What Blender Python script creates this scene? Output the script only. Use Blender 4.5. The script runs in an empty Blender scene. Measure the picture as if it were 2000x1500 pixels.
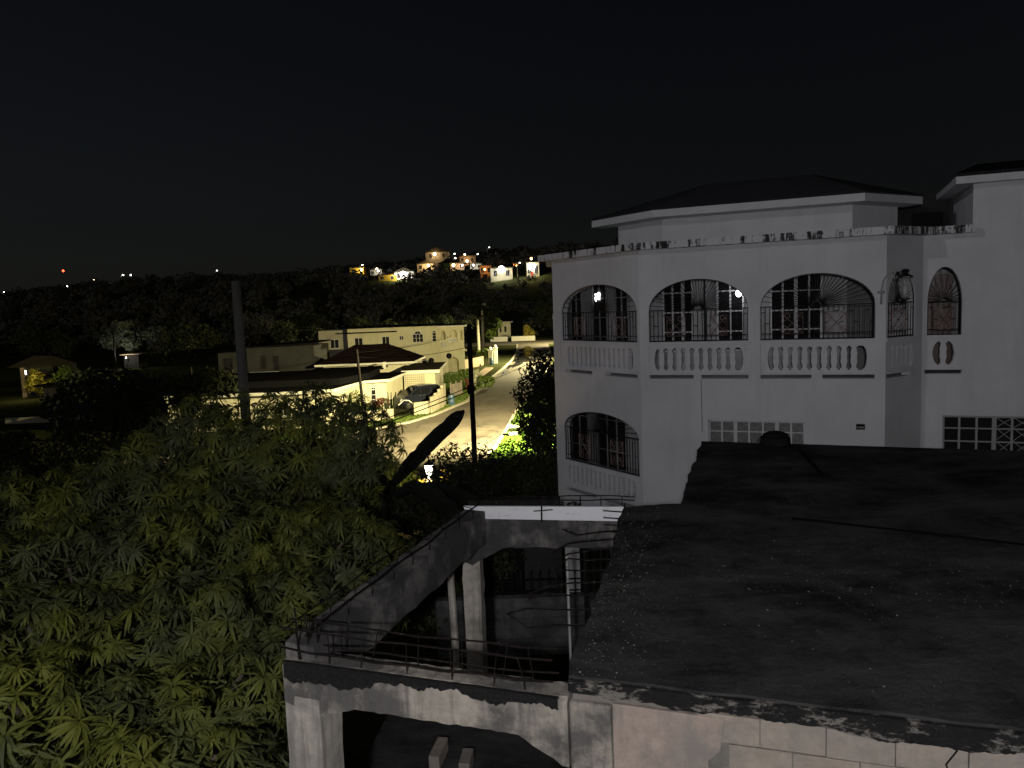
import bpy, bmesh, math, random
import numpy as np
from mathutils import Vector, Matrix, Euler

random.seed(7); rng = np.random.default_rng(7)
scene = bpy.context.scene
COL = scene.collection
R = math.radians

# ------------------------------------------------------------------ camera
PITCH, ROLL = R(5.8), R(2.2)
cam_d = bpy.data.cameras.new('camera'); cam = bpy.data.objects.new('camera', cam_d); COL.objects.link(cam)
fwd = Vector((0, math.cos(PITCH), -math.sin(PITCH))); up0 = Vector((0, math.sin(PITCH), math.cos(PITCH))); rt0 = Vector((1, 0, 0))
rt = rt0*math.cos(ROLL) - up0*math.sin(ROLL); upv = up0*math.cos(ROLL) + rt0*math.sin(ROLL)
cam.matrix_world = Matrix(((rt.x, upv.x, -fwd.x, 0), (rt.y, upv.y, -fwd.y, 0), (rt.z, upv.z, -fwd.z, 8.5), (0, 0, 0, 1)))
cam_d.sensor_width = 36; cam_d.lens = 27.0; cam_d.clip_start = 0.05; cam_d.clip_end = 5000
scene.camera = cam

# ------------------------------------------------------------------ night sky
world = bpy.data.worlds.new('World'); scene.world = world; world.use_nodes = True
nt = world.node_tree; nt.nodes.clear()
sky = nt.nodes.new('ShaderNodeTexSky'); sky.sky_type = 'NISHITA'; sky.sun_disc = False
sky.sun_elevation = R(16); sky.sun_rotation = R(118); sky.altitude = 100
hsv = nt.nodes.new('ShaderNodeHueSaturation'); hsv.inputs['Hue'].default_value = .515; hsv.inputs['Saturation'].default_value = 0.6
bg = nt.nodes.new('ShaderNodeBackground'); bg.inputs['Strength'].default_value = 0.0013
wo = nt.nodes.new('ShaderNodeOutputWorld')
nt.links.new(sky.outputs[0], hsv.inputs['Color']); nt.links.new(hsv.outputs[0], bg.inputs['Color']); nt.links.new(bg.outputs[0], wo.inputs[0])

# ------------------------------------------------------------------ faint moon (the one sun lamp)
sun_d = bpy.data.lights.new('moon', 'SUN'); sun_d.energy = 0.14; sun_d.angle = R(2.0); sun_d.color = (0.93, 0.95, 1.0)
sun = bpy.data.objects.new('moon', sun_d); COL.objects.link(sun)
sun.rotation_euler = Vector((0.85, 0.45, -0.28)).to_track_quat('-Z', 'Y').to_euler()

scene.view_settings.view_transform = 'Standard'; scene.view_settings.look = 'None'
scene.view_settings.exposure = 0.0; scene.view_settings.gamma = 1.0; scene.view_settings.use_curve_mapping = False
scene.render.engine = 'CYCLES'
cy = scene.cycles
cy.use_denoising = True; cy.denoiser = 'OPENIMAGEDENOISE'
cy.max_bounces = 4; cy.diffuse_bounces = 2; cy.glossy_bounces = 1; cy.transmission_bounces = 4; cy.transparent_max_bounces = 6
cy.sample_clamp_indirect = 2.0; cy.use_light_tree = True; cy.caustics_reflective = False; cy.caustics_refractive = False

# ------------------------------------------------------------------ materials
MAT = {}
def _nodes(name):
    m = bpy.data.materials.new(name); m.use_nodes = True; t = m.node_tree
    b = t.nodes['Principled BSDF']; MAT[name] = m
    return m, t, b
def _pos(t, scale=(1, 1, 1)):
    g = t.nodes.new('ShaderNodeNewGeometry'); mp = t.nodes.new('ShaderNodeMapping')
    mp.inputs['Scale'].default_value = scale
    t.links.new(g.outputs['Position'], mp.inputs['Vector']); return mp.outputs[0]
def _noise(t, vec, scale, detail=5, rough=0.6):
    n = t.nodes.new('ShaderNodeTexNoise'); n.inputs['Scale'].default_value = scale
    n.inputs['Detail'].default_value = detail; n.inputs['Roughness'].default_value = rough
    t.links.new(vec, n.inputs['Vector']); return n.outputs['Fac']
def _ramp(t, fac, stops):
    r = t.nodes.new('ShaderNodeValToRGB'); e = r.color_ramp.elements
    while len(e) < len(stops): e.new(0.5)
    for el, (p, c) in zip(e, stops):
        el.position = p; el.color = (*c, 1) if len(c) == 3 else c
    t.links.new(fac, r.inputs[0]); return r.outputs[0]
def _mix(t, fac, a, b, mode='MIX'):
    m = t.nodes.new('ShaderNodeMix'); m.data_type = 'RGBA'; m.blend_type = mode
    for s, v in ((0, fac), (6, a), (7, b)):
        if isinstance(v, (int, float)): m.inputs[s].default_value = v
        elif isinstance(v, tuple): m.inputs[s].default_value = (*v, 1)
        else: t.links.new(v, m.inputs[s])
    return m.outputs[2]
def _bump(t, b, h, strength, dist):
    n = t.nodes.new('ShaderNodeBump'); n.inputs['Strength'].default_value = strength; n.inputs['Distance'].default_value = dist
    t.links.new(h, n.inputs['Height']); t.links.new(n.outputs[0], b.inputs['Normal'])
def g3(v): return (v, v, v)

def paint(name, col, rough=0.75, dirt=0.25, scale=1.2, bump=0.25):
    m, t, b = _nodes(name)
    p = _pos(t); n1 = _noise(t, p, scale, 6); n2 = _noise(t, _pos(t, (3, 3, .35)), 1.1, 5)
    d = tuple(c*(1-dirt) for c in col)
    c1 = _mix(t, _ramp(t, n1, [(.35, g3(0)), (.7, g3(1))]), col, d)
    c2 = _mix(t, _ramp(t, n2, [(.52, g3(0)), (.8, g3(.5))]), c1, tuple(c*(1-1.6*dirt) for c in col))
    t.links.new(c2, b.inputs['Base Color']); b.inputs['Roughness'].default_value = rough
    _bump(t, b, _noise(t, p, 45, 4), bump, .01); return m
def plain(name, col, rough=0.6, metal=0.0, var=0.2, scale=4):
    m, t, b = _nodes(name)
    n = _noise(t, _pos(t), scale, 4)
    c = _mix(t, n, tuple(x*(1+var) for x in col), tuple(x*(1-var) for x in col))
    t.links.new(c, b.inputs['Base Color']); b.inputs['Roughness'].default_value = rough; b.inputs['Metallic'].default_value = metal
    return m
def matt(*names):
    for n in names: MAT[n].node_tree.nodes['Principled BSDF'].inputs['Specular IOR Level'].default_value = 0.0
def concrete(name, light, dark, mold=0.5, streak=True, bump=.6):
    """weathered concrete: pale body, mould patches and run-off streaks with shapes of their own"""
    m, t, b = _nodes(name)
    p = _pos(t); n1 = _noise(t, p, 1.7, 8, .68); n2 = _noise(t, p, 9, 6, .7); n3 = _noise(t, _pos(t, (5, 5, .5)), 1.3, 6, .65)
    body = _mix(t, _ramp(t, n2, [(.3, g3(0)), (.72, g3(1))]), light, tuple(c*.62 for c in light))
    lo = .5-.25*mold
    k = _ramp(t, n1, [(lo, g3(0)), (lo+.16, g3(.92))])
    c = _mix(t, k, body, dark)
    if streak:
        k2 = _ramp(t, n3, [(.5, g3(0)), (.66, g3(.8))]); c = _mix(t, k2, c, dark)
    t.links.new(c, b.inputs['Base Color']); b.inputs['Roughness'].default_value = .9
    _bump(t, b, _noise(t, p, 22, 8, .75), bump, .03); return m
def emit(name, col, s):
    m, t, b = _nodes(name); b.inputs['Base Color'].default_value = (*col, 1)
    b.inputs['Emission Color'].default_value = (*col, 1); b.inputs['Emission Strength'].default_value = s; return m
def leafmat(name, a, bcol, rough=.5, trans=0, spec=.25):
    m, t, b = _nodes(name)
    at = t.nodes.new('ShaderNodeAttribute'); at.attribute_name = 'tint'
    oi = t.nodes.new('ShaderNodeObjectInfo')
    ad = t.nodes.new('ShaderNodeMath'); ad.operation = 'ADD'; t.links.new(at.outputs['Fac'], ad.inputs[0])
    ml = t.nodes.new('ShaderNodeMath'); ml.operation = 'MULTIPLY'; ml.inputs[1].default_value = .5; t.links.new(oi.outputs['Random'], ml.inputs[0])
    t.links.new(ml.outputs[0], ad.inputs[1]); ad.use_clamp = True
    n = _noise(t, _pos(t), .8, 3)
    c = _mix(t, ad.outputs[0], a, bcol); c = _mix(t, _ramp(t, n, [(.35, g3(0)), (.75, g3(.4))]), c, tuple(x*.6 for x in a))
    t.links.new(c, b.inputs['Base Color']); b.inputs['Roughness'].default_value = rough; b.inputs['Specular IOR Level'].default_value = spec
    if trans:
        tr = t.nodes.new('ShaderNodeBsdfTranslucent'); t.links.new(c, tr.inputs['Color']); mx = t.nodes.new('ShaderNodeMixShader'); mx.inputs[0].default_value = trans
        t.links.new(b.outputs[0], mx.inputs[1]); t.links.new(tr.outputs[0], mx.inputs[2]); t.links.new(mx.outputs[0], t.nodes['Material Output'].inputs['Surface'])
    return m

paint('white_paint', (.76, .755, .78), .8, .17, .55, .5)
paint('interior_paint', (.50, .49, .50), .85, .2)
def ledge_mat():
    m, t, b = _nodes('stained_ledge')
    p = _pos(t); s = _noise(t, _pos(t, (1, 1, .10)), 4.2, 6, .75); s2 = _noise(t, p, 11, 6, .75)
    mm = t.nodes.new('ShaderNodeMath'); mm.operation = 'MULTIPLY_ADD'; mm.inputs[1].default_value = .35; t.links.new(s2, mm.inputs[0]); t.links.new(s, mm.inputs[2])
    k = _ramp(t, mm.outputs[0], [(.675, g3(0)), (.74, g3(1))])
    c = _mix(t, k, (.72, .71, .73), (.02, .02, .02)); t.links.new(c, b.inputs['Base Color']); b.inputs['Roughness'].default_value = .85
    _bump(t, b, s2, .4, .02)
ledge_mat()
plain('roof_tile', (.026, .026, .029), .9)
plain('iron_black', (.012, .012, .012), .45, .3)
plain('copper_scroll', (.30, .20, .17), .5, .4)
plain('white_frame', (.62, .61, .62), .5, 0, .08)
plain('grey_frame', (.36, .36, .35), .6, 0, .08)
def glass(name, col, rough=.12):
    m, t, b = _nodes(name); b.inputs['Base Color'].default_value = (*col, 1); b.inputs['Roughness'].default_value = rough
    b.inputs['Specular IOR Level'].default_value = .5
glass('dark_glass', (.02, .02, .022), .4); glass('lattice_glass', (.16, .165, .16), .35); glass('warm_dark', (.10, .055, .035), .3)
def clear_glass():
    m, t, b = _nodes('lantern_glass'); b.inputs['Base Color'].default_value = (.6, .62, .62, 1); b.inputs['Roughness'].default_value = .1
    b.inputs['Alpha'].default_value = .28
clear_glass()
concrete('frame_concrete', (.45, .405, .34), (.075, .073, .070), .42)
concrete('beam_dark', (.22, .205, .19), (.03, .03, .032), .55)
concrete('column_concrete', (.54, .50, .43), (.17, .16, .15), -.1, True)
concrete('block_concrete', (.40, .345, .285), (.24, .22, .195), .2, False, .5)
def block_tint():
    m = MAT['block_concrete']; t = m.node_tree; b = t.nodes['Principled BSDF']; src = b.inputs['Base Color'].links[0].from_socket
    oi = t.nodes.new('ShaderNodeObjectInfo'); c = _ramp(t, oi.outputs['Random'], [(0, (.72, .76, .80)), (.35, (1, .97, .93)), (.7, (.86, .86, .86)), (1, (1, .92, .84))])
    t.links.new(_mix(t, 1.0, src, c, 'MULTIPLY'), b.inputs['Base Color'])
block_tint()
concrete('render_patch', (.385, .31, .26), (.20, .18, .16), .2, True, .4)
concrete('mortar', (.22, .20, .17), (.12, .115, .105), .1, False)
def mould(name, thr, pale):
    m, t, b = _nodes(name); p = _pos(t); n = _noise(t, _pos(t, (1, 1, 2.2)), 3.1, 9, .74); n2 = _noise(t, p, 26, 8, .75)
    c = _mix(t, n2, (.008, .008, .008), (.034, .033, .032)); c = _mix(t, _ramp(t, n, [(thr, g3(0)), (thr+.05, g3(.9))]), c, pale)
    t.links.new(c, b.inputs['Base Color']); b.inputs['Roughness'].default_value = .95; b.inputs['Specular IOR Level'].default_value = .1; _bump(t, b, n2, 1, .05)
mould('mould_dark', .60, (.20, .19, .17)); mould('lip_concrete', .53, (.28, .265, .235))
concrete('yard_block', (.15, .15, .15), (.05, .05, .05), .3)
def board_mat():
    m, t, b = _nodes('white_board'); n = _noise(t, _pos(t, (1.2, 1.2, 14)), 3.2, 7, .75); n2 = _noise(t, _pos(t, (9, 9, 2)), 1.3, 5, .6)
    c = _mix(t, _ramp(t, n, [(.60, g3(0)), (.66, g3(.9))]), (.80, .80, .83), (.06, .06, .06)); c = _mix(t, _ramp(t, n2, [(.66, g3(0)), (.74, g3(.7))]), c, (.25, .25, .25))
    t.links.new(c, b.inputs['Base Color']); b.inputs['Roughness'].default_value = .75
board_mat()
def slab_mat():
    m, t, b = _nodes('slab_top')
    p = _pos(t); n1 = _noise(t, p, 1.1, 10, .72); n2 = _noise(t, p, 9, 10, .8); v = _noise(t, _pos(t, (.45, 1.5, 1)), 1.0, 8, .68); n3 = _noise(t, p, 60, 4, .7)
    c = _mix(t, _ramp(t, n1, [(.40, g3(0)), (.60, g3(1))]), (.021, .021, .021), (.066, .065, .063))
    c = _mix(t, _ramp(t, v, [(.48, g3(0)), (.70, g3(.8))]), c, (.095, .093, .089))
    c = _mix(t, _ramp(t, n2, [(.57, g3(0)), (.68, g3(.55))]), c, (.10, .098, .094))
    c = _mix(t, _ramp(t, n3, [(.66, g3(0)), (.74, g3(.8))]), c, (.20, .195, .19))
    t.links.new(c, b.inputs['Base Color']); b.inputs['Roughness'].default_value = .85
    _bump(t, b, n2, 1, .05)
slab_mat()
plain('rebar_rust', (.012, .010, .009), .9, 0)
plain('pvc_pale', (.45, .45, .44), .5)
plain('pebble_pale', (.32, .31, .29), .6, 0, .4, 30)
plain('black_plastic', (.012, .012, .013), .4)
def ground_mat():
    m, t, b = _nodes('soil_grass')
    p = _pos(t); n = _noise(t, p, .5, 7, .65); n2 = _noise(t, p, 6, 6, .7)
    c = _mix(t, _ramp(t, n, [(.38, g3(0)), (.62, g3(1))]), (.045, .06, .02), (.07, .055, .04)); c = _mix(t, n2, c, tuple((.03, .04, .016)))
    t.links.new(c, b.inputs['Base Color']); b.inputs['Roughness'].default_value = .95; _bump(t, b, n2, .8, .06)
ground_mat()
def grass_mat():
    m, t, b = _nodes('verge_grass')
    p = _pos(t); n = _noise(t, p, 1.3, 7, .7); n2 = _noise(t, p, 12, 4, .7)
    c = _mix(t, _ramp(t, n, [(.35, g3(0)), (.65, g3(1))]), (.07, .18, .022), (.12, .20, .03)); c = _mix(t, _ramp(t, n2, [(.4, g3(0)), (.7, g3(.7))]), c, (.03, .055, .012))
    t.links.new(c, b.inputs['Base Color']); b.inputs['Roughness'].default_value = .95; _bump(t, b, n2, 1, .05)
grass_mat()
def asphalt_mat():
    m, t, b = _nodes('asphalt')
    p = _pos(t); n = _noise(t, p, .35, 7, .65); n2 = _noise(t, p, 40, 3, .8); n4 = _noise(t, _pos(t, (1, .18, 1)), 1.4, 6, .6)
    c = _mix(t, _ramp(t, n, [(.3, g3(0)), (.7, g3(1))]), (.095, .080, .062), (.14, .116, .088)); c = _mix(t, _ramp(t, n2, [(.45, g3(0)), (.7, g3(.5))]), c, (.16, .15, .13))
    c = _mix(t, _ramp(t, n4, [(.58, g3(0)), (.68, g3(.6))]), c, (.045, .042, .038))
    w = t.nodes.new('ShaderNodeTexVoronoi'); w.feature = 'DISTANCE_TO_EDGE'; w.inputs['Scale'].default_value = .22
    nn = t.nodes.new('ShaderNodeTexNoise'); nn.inputs['Scale'].default_value = .9; t.links.new(p, nn.inputs['Vector'])
    vm = t.nodes.new('ShaderNodeVectorMath'); vm.operation = 'MULTIPLY_ADD'; vm.inputs[1].default_value = (2, 2, 2); t.links.new(nn.outputs['Color'], vm.inputs[0]); t.links.new(p, vm.inputs[2])
    t.links.new(vm.outputs[0], w.inputs['Vector'])
    c = _mix(t, _ramp(t, w.outputs['Distance'], [(.004, g3(.85)), (.014, g3(0))]), c, (.02, .02, .02))
    t.links.new(c, b.inputs['Base Color'])
    r = _ramp(t, n, [(.4, g3(.55)), (.6, g3(.8))]); t.links.new(r, b.inputs['Roughness']); _bump(t, b, n2, .5, .02)
asphalt_mat()
glass('puddle_water', (.03, .03, .03), .06)
paint('kerb_concrete', (.50, .46, .36), .85, .35, 3)
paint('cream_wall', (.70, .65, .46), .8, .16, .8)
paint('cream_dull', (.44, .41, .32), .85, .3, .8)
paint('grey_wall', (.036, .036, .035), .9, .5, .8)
paint('garden_wall', (.50, .45, .33), .9, .4, 1.6)
paint('tan_wall', (.34, .25, .17), .9, .35, 1.5)
paint('white_lit', (.78, .76, .66), .7, .1)
paint('orange_wall', (.55, .26, .08), .8, .2)
paint('yellow_wall', (.62, .42, .04), .8, .2)
paint('green_wall', (.20, .34, .08), .8, .2)
plain('road_paint', (.7, .68, .62), .6)
plain('slab_roof_dark', (.009, .009, .010), .95, 0, .3)
plain('maroon_tile', (.013, .008, .008), .8)
plain('beige_roof', (.045, .040, .030), .9)
plain('timber_pole', (.10, .095, .088), .95, 0, .5, 5)
plain('creosote_pole', (.018, .016, .015), .9)
plain('cable_black', (.004, .004, .004), 1.0)
plain('van_paint', (.022, .026, .045), .25, .4, .1)
glass('van_glass', (.008, .009, .012), .08); plain('tyre', (.012, .012, .012), .9); plain('chrome', (.6, .6, .6), .2, .9, .02)
plain('barrel_blue', (.05, .095, .16), .45)
plain('terracotta', (.40, .13, .05), .8)
plain('bark', (.075, .06, .045), .95, 0, .4, 8); plain('palm_trunk', (.34, .31, .24), .9, 0, .25, 5)
leafmat('mango_leaf', (.076, .092, .026), (.116, .126, .026), .7, .14)
leafmat('dark_leaf', (.018, .024, .011), (.032, .040, .017), .85)
leafmat('bush_leaf', (.05, .09, .02), (.12, .16, .03), .5)
leafmat('yellow_leaf', (.16, .15, .02), (.26, .20, .03), .5)
leafmat('banana_leaf', (.007, .010, .006), (.010, .013, .007), .9)
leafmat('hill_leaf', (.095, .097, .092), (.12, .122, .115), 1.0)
def flush():
    t = MAT['mango_leaf'].node_tree; b = t.nodes['Principled BSDF']; tr = [n for n in t.nodes if n.type == 'BSDF_TRANSLUCENT'][0]; src = b.inputs['Base Color'].links[0].from_socket
    k = _ramp(t, _noise(t, _pos(t), 1.15, 4, .6), [(.42, g3(0)), (.60, g3(1))]); c = _mix(t, k, _mix(t, .75, src, (.045, .055, .028)), _mix(t, .45, src, (.135, .150, .012)))
    t.links.new(c, b.inputs['Base Color']); t.links.new(c, tr.inputs['Color'])
flush()
leafmat('red_leaf', (.16, .05, .04), (.22, .08, .06), .6)
leafmat('white_flower', (.55, .55, .42), (.75, .72, .55), .7)
leafmat('grey_leaf', (.16, .2, .14), (.25, .28, .2), .7)
matt('slab_roof_dark', 'beige_roof', 'maroon_tile', 'roof_tile', 'soil_grass', 'verge_grass', 'cable_black', 'slab_top', 'creosote_pole', 'rebar_rust', 'dark_glass', 'black_plastic')
WARM = (1.0, .86, .43)
emit('lamp_white', (1, .95, .85), 14); emit('lamp_warm', (1, .72, .36), 14); emit('lamp_red', (1, .06, .02), 10); emit('lamp_soft', (1, .93, .8), 6.0); emit('bulb_white', (.95, .97, 1), 9)
emit('lamp_street', (1, .9, .62), 30); emit('lamp_orange', (1, .5, .18), 8)
plain('red_paint', (.5, .03, .02), .5)

# ------------------------------------------------------------------ mesh helpers
ORG = {}
class MB:
    def __init__(s): s.v = []; s.f = []
    def add(s, vs, fs):
        k = len(s.v); s.v += [Vector(p) for p in vs]; s.f += [tuple(i+k for i in f) for f in fs]; return s
    def quad(s, *p): return s.add(p, [tuple(range(len(p)))])
    def obox(s, o, a, b, c):
        o, a, b, c = Vector(o), Vector(a), Vector(b), Vector(c)
        if a.cross(b).dot(c) < 0: a, b = b, a
        return s.add([o, o+a, o+a+b, o+b, o+c, o+a+c, o+a+b+c, o+b+c], [(3, 2, 1, 0), (4, 5, 6, 7), (0, 1, 5, 4), (1, 2, 6, 5), (2, 3, 7, 6), (3, 0, 4, 7)])
    def box(s, x0, x1, y0, y1, z0, z1): return s.obox((x0, y0, z0), (x1-x0, 0, 0), (0, y1-y0, 0), (0, 0, z1-z0))
    def tube(s, pts, r, n=6, cap=True):
        pts = [Vector(p) for p in pts]; rs = r if isinstance(r, (list, tuple)) else [r]*len(pts)
        k = len(s.v); prev = None
        for i, p in enumerate(pts):
            d = (pts[min(i+1, len(pts)-1)]-pts[max(i-1, 0)]).normalized()
            a = prev if prev is not None else (Vector((0, 0, 1)) if abs(d.z) < .9 else Vector((1, 0, 0)))
            x = (a - d*a.dot(d)).normalized(); prev = x; y = d.cross(x)
            for j in range(n):
                t = 2*math.pi*j/n; s.v.append(p + (x*math.cos(t)+y*math.sin(t))*rs[i])
        for i in range(len(pts)-1):
            for j in range(n):
                s.f.append((k+i*n+j, k+i*n+(j+1) % n, k+(i+1)*n+(j+1) % n, k+(i+1)*n+j))
        if cap:
            s.f.append(tuple(k+j for j in reversed(range(n)))); s.f.append(tuple(k+(len(pts)-1)*n+j for j in range(n)))
        return s
    def lathe(s, c, prof, n=12):
        c = Vector(c); k = len(s.v)
        for r, z in prof:
            for j in range(n):
                t = 2*math.pi*j/n; s.v.append(c+Vector((r*math.cos(t), r*math.sin(t), z)))
        for i in range(len(prof)-1):
            for j in range(n): s.f.append((k+i*n+j, k+i*n+(j+1) % n, k+(i+1)*n+(j+1) % n, k+(i+1)*n+j))
        s.f.append(tuple(k+j for j in reversed(range(n)))); s.f.append(tuple(k+(len(prof)-1)*n+j for j in range(n))); return s
    def prism(s, poly, d):
        d = Vector(d); poly = [Vector(p) for p in poly]; n = len(poly)
        nrm = Vector((0, 0, 0))
        for i in range(n): nrm += poly[i].cross(poly[(i+1) % n])
        if nrm.dot(d) < 0: poly = poly[::-1]
        return s.add(poly+[p+d for p in poly], [tuple(reversed(range(n))), tuple(range(n, 2*n))]+[(i, (i+1) % n, n+(i+1) % n, n+i) for i in range(n)])
    def build(s, name, mat, parent=None, smooth=False, bevel=0, label=None, kind=None):
        o0 = ORG.get(parent.name, Vector((0, 0, 0))) if parent else Vector((0, 0, 0))
        me = bpy.data.meshes.new(name); me.from_pydata([p-o0 for p in s.v], [], s.f); me.materials.append(MAT[mat])
        if smooth: me.polygons.foreach_set('use_smooth', [True]*len(me.polygons))
        me.update(); o = bpy.data.objects.new(name, me); COL.objects.link(o)
        if parent: o.parent = parent
        ORG[o.name] = o0
        if bevel:
            m = o.modifiers.new('bevel', 'BEVEL'); m.width = bevel; m.segments = 2; m.limit_method = 'ANGLE'
        if label: o['label'] = label
        if kind: o['kind'] = kind
        return o
def tag(o, label, cat, group=None):
    o['label'] = label; o['category'] = cat
    if group: o['group'] = group
    return o
def thing(name, label, cat, loc, group=None):
    o = bpy.data.objects.new(name, None); COL.objects.link(o); o.location = loc; o.empty_display_size = .2
    ORG[o.name] = Vector(loc); return tag(o, label, cat, group)
def inst(me, name, parent, mat):
    """a further piece sharing mesh data; mat is its world placement"""
    o = bpy.data.objects.new(name, me); COL.objects.link(o); o.parent = parent
    o.matrix_local = Matrix.Translation(-ORG[parent.name]) @ mat; return o
def struct(o): o['kind'] = 'structure'; return o
def np_mesh(name, V, F, mat, tint=None, parent=None):
    """fast mesh from numpy; F is (n,k) with the same number of corners everywhere"""
    o0 = np.array(ORG.get(parent.name, Vector((0, 0, 0)))) if parent else np.zeros(3)
    me = bpy.data.meshes.new(name); n, k = F.shape
    me.vertices.add(len(V)); me.vertices.foreach_set('co', (V-o0).astype(np.float32).ravel())
    me.loops.add(n*k); me.loops.foreach_set('vertex_index', F.astype(np.int32).ravel())
    me.polygons.add(n); me.polygons.foreach_set('loop_start', np.arange(0, n*k, k, dtype=np.int32)); me.polygons.foreach_set('loop_total', np.full(n, k, dtype=np.int32))
    me.update(calc_edges=True); me.materials.append(MAT[mat])
    if tint is not None:
        a = me.attributes.new('tint', 'FLOAT', 'FACE'); a.data.foreach_set('value', tint.astype(np.float32))
    o = bpy.data.objects.new(name, me); COL.objects.link(o)
    if parent: o.parent = parent
    ORG[o.name] = Vector(o0); return o

def lamp_light(name, loc, power, col, parent, size=.08):
    d = bpy.data.lights.new(name, 'POINT'); d.energy = power; d.color = col; d.shadow_soft_size = size
    o = bpy.data.objects.new(name, d); COL.objects.link(o); o.parent = parent; o.location = Vector(loc)-ORG[parent.name]; return o

# ------------------------------------------------------------------ ground
def sstep(x, a, b):
    t = np.clip((x-a)/(b-a), 0, 1); return t*t*(3-2*t)
def TZ(x, y):
    x = np.asarray(x, float); y = np.asarray(y, float)
    base = 1.9*(1-sstep(y, 16, 38)) - .0
    left = sstep(-x, 14, 24)*sstep(y, 0, 14)*0
    hill = (26+.04*np.clip(x, -400, 200))*sstep(y, 215, 330) + 8*sstep(y, 330, 470)
    bump = (1.2*np.sin(x*.031+y*.02)+.9*np.sin(x*.07-y*.045+1.3))*sstep(y, 235, 300)
    return base+left+hill+bump
def tz(x, y): return float(TZ(x, y))
def make_ground():
    xs = np.unique(np.concatenate([np.linspace(-2500, -400, 12), np.linspace(-400, -60, 35), np.linspace(-60, 30, 61), np.linspace(30, 400, 36), np.linspace(400, 2500, 12)]))
    ys = np.unique(np.concatenate([np.linspace(-400, -10, 12), np.linspace(-10, 44, 55), np.linspace(44, 215, 40), np.linspace(215, 480, 90), np.linspace(480, 3000, 14)]))
    X, Y = np.meshgrid(xs, ys); V = np.stack([X, Y, TZ(X, Y)], -1).reshape(-1, 3)
    nx, ny = len(xs), len(ys); i = np.arange((ny-1)*(nx-1)); r = i//(nx-1)*nx+i % (nx-1)
    F = np.stack([r, r+1, r+1+nx, r+nx], 1)
    o = np_mesh('ground', V, F, 'soil_grass'); o.data.polygons.foreach_set('use_smooth', [True]*len(F)); struct(o)
make_ground()

# ------------------------------------------------------------------ road, kerb, verge
KERB = [(-38, 40), (-22, 46.2), (-15, 50.4), (-11, 53.5), (-9.14, 55.9), (-7.8, 57.3), (-6.24, 60.9), (-4.94, 65.8), (-4.0, 69.2), (-3.6, 76), (-3.0, 81), (-2.15, 93), (-.97, 105), (.13, 118), (1.1, 138), (1.6, 168)]
def road():
    west = KERB + [(-60, 172), (-60, 184), (60, 184), (60, 172), (8.2, 168), (7.4, 138), (6.4, 118), (5.2, 105), (4.0, 93), (2.8, 81), (2.2, 76), (1.1, 68), (.1, 61), (-.6, 52), (-1.3, 45), (-2.2, 40), (-3, 38.3), (-8, 38.3), (-9.5, 42), (-14, 43.5), (-21, 40), (-38, 33.5)]
    mb = MB(); mb.quad(*[(x, y, .006) for x, y in west]); o = mb.build('road', 'asphalt'); struct(o)
    import mathutils
    bm = bmesh.new(); bm.from_mesh(o.data); bmesh.ops.triangulate(bm, faces=bm.faces[:]); bmesh.ops.recalc_face_normals(bm, faces=bm.faces[:])
    for f in bm.faces:
        if f.normal.z < 0: f.normal_flip()
    bm.to_mesh(o.data); bm.free()
road()
def offset(pts, d):
    out = []
    for i, p in enumerate(pts):
        a = Vector(pts[max(i-1, 0)]); b = Vector(pts[min(i+1, len(pts)-1)]); t = (b-a).normalized(); n = Vector((-t.y, t.x)); q = Vector(p)+n*d; out.append((q.x, q.y))
    return out
def strip_solid(mb, a, b, z0, z1):
    for i in range(len(a)-1):
        p = [(*a[i], z1), (*a[i+1], z1), (*b[i+1], z1), (*b[i], z1)]
        mb.quad(*p); mb.quad((*a[i], z0), (*a[i+1], z0), (*a[i+1], z1), (*a[i], z1)); mb.quad((*b[i+1], z0), (*b[i], z0), (*b[i], z1), (*b[i+1], z1))
mb = MB(); strip_solid(mb, KERB, offset(KERB, .28), 0, .13); struct(mb.build('kerb', 'kerb_concrete'))
V1 = offset(KERB, .28); V2 = offset(KERB, 2.3)
mb = MB(); strip_solid(mb, V1[2:12], V2[2:12], 0, .11); struct(mb.build('grass_verge', 'verge_grass'))
RK = [(1.1, 68), (.1, 61), (-.6, 52), (-1.3, 45), (-2.2, 40)]
mb = MB(); strip_solid(mb, RK, offset(RK, .22), 0, .12); struct(mb.build('kerb', 'kerb_concrete'))
mb = MB(); strip_solid(mb, offset(RK, .22), offset(RK, 4.4), 0, .10); struct(mb.build('grass_verge', 'verge_grass'))
# garden lawn beside the gate, paved crossing, worn centre dashes, puddles
mb = MB(); mb.prism([(-8.2, 83, 0), (-5.4, 80, 0), (-3.9, 92, 0), (-3.6, 102, 0), (-7.9, 102, 0)], (0, 0, .09)); struct(mb.build('lawn', 'verge_grass'))
mb = MB(); mb.prism([(-4.7, 93, 0), (-3.8, 92.6, 0), (-2.5, 106, 0), (-3.6, 106, 0)], (0, 0, .16)); struct(mb.build('path', 'tan_wall'))
for (x, y, l, a) in [(.6, 78, 2.4, 4), (1.5, 86, 2.4, 5.5), (2.1, 93, 2.6, 6), (3.0, 103, 3, 6)]:
    d = Vector((math.sin(R(a)), math.cos(R(a)), 0)); n = Vector((d.y, -d.x, 0)); c = Vector((x, y, .0105))
    mb = MB(); mb.quad(c-d*l/2-n*.05, c-d*l/2+n*.05, c+d*l/2+n*.05, c+d*l/2-n*.05); struct(mb.build('road_marking', 'road_paint'))
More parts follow.
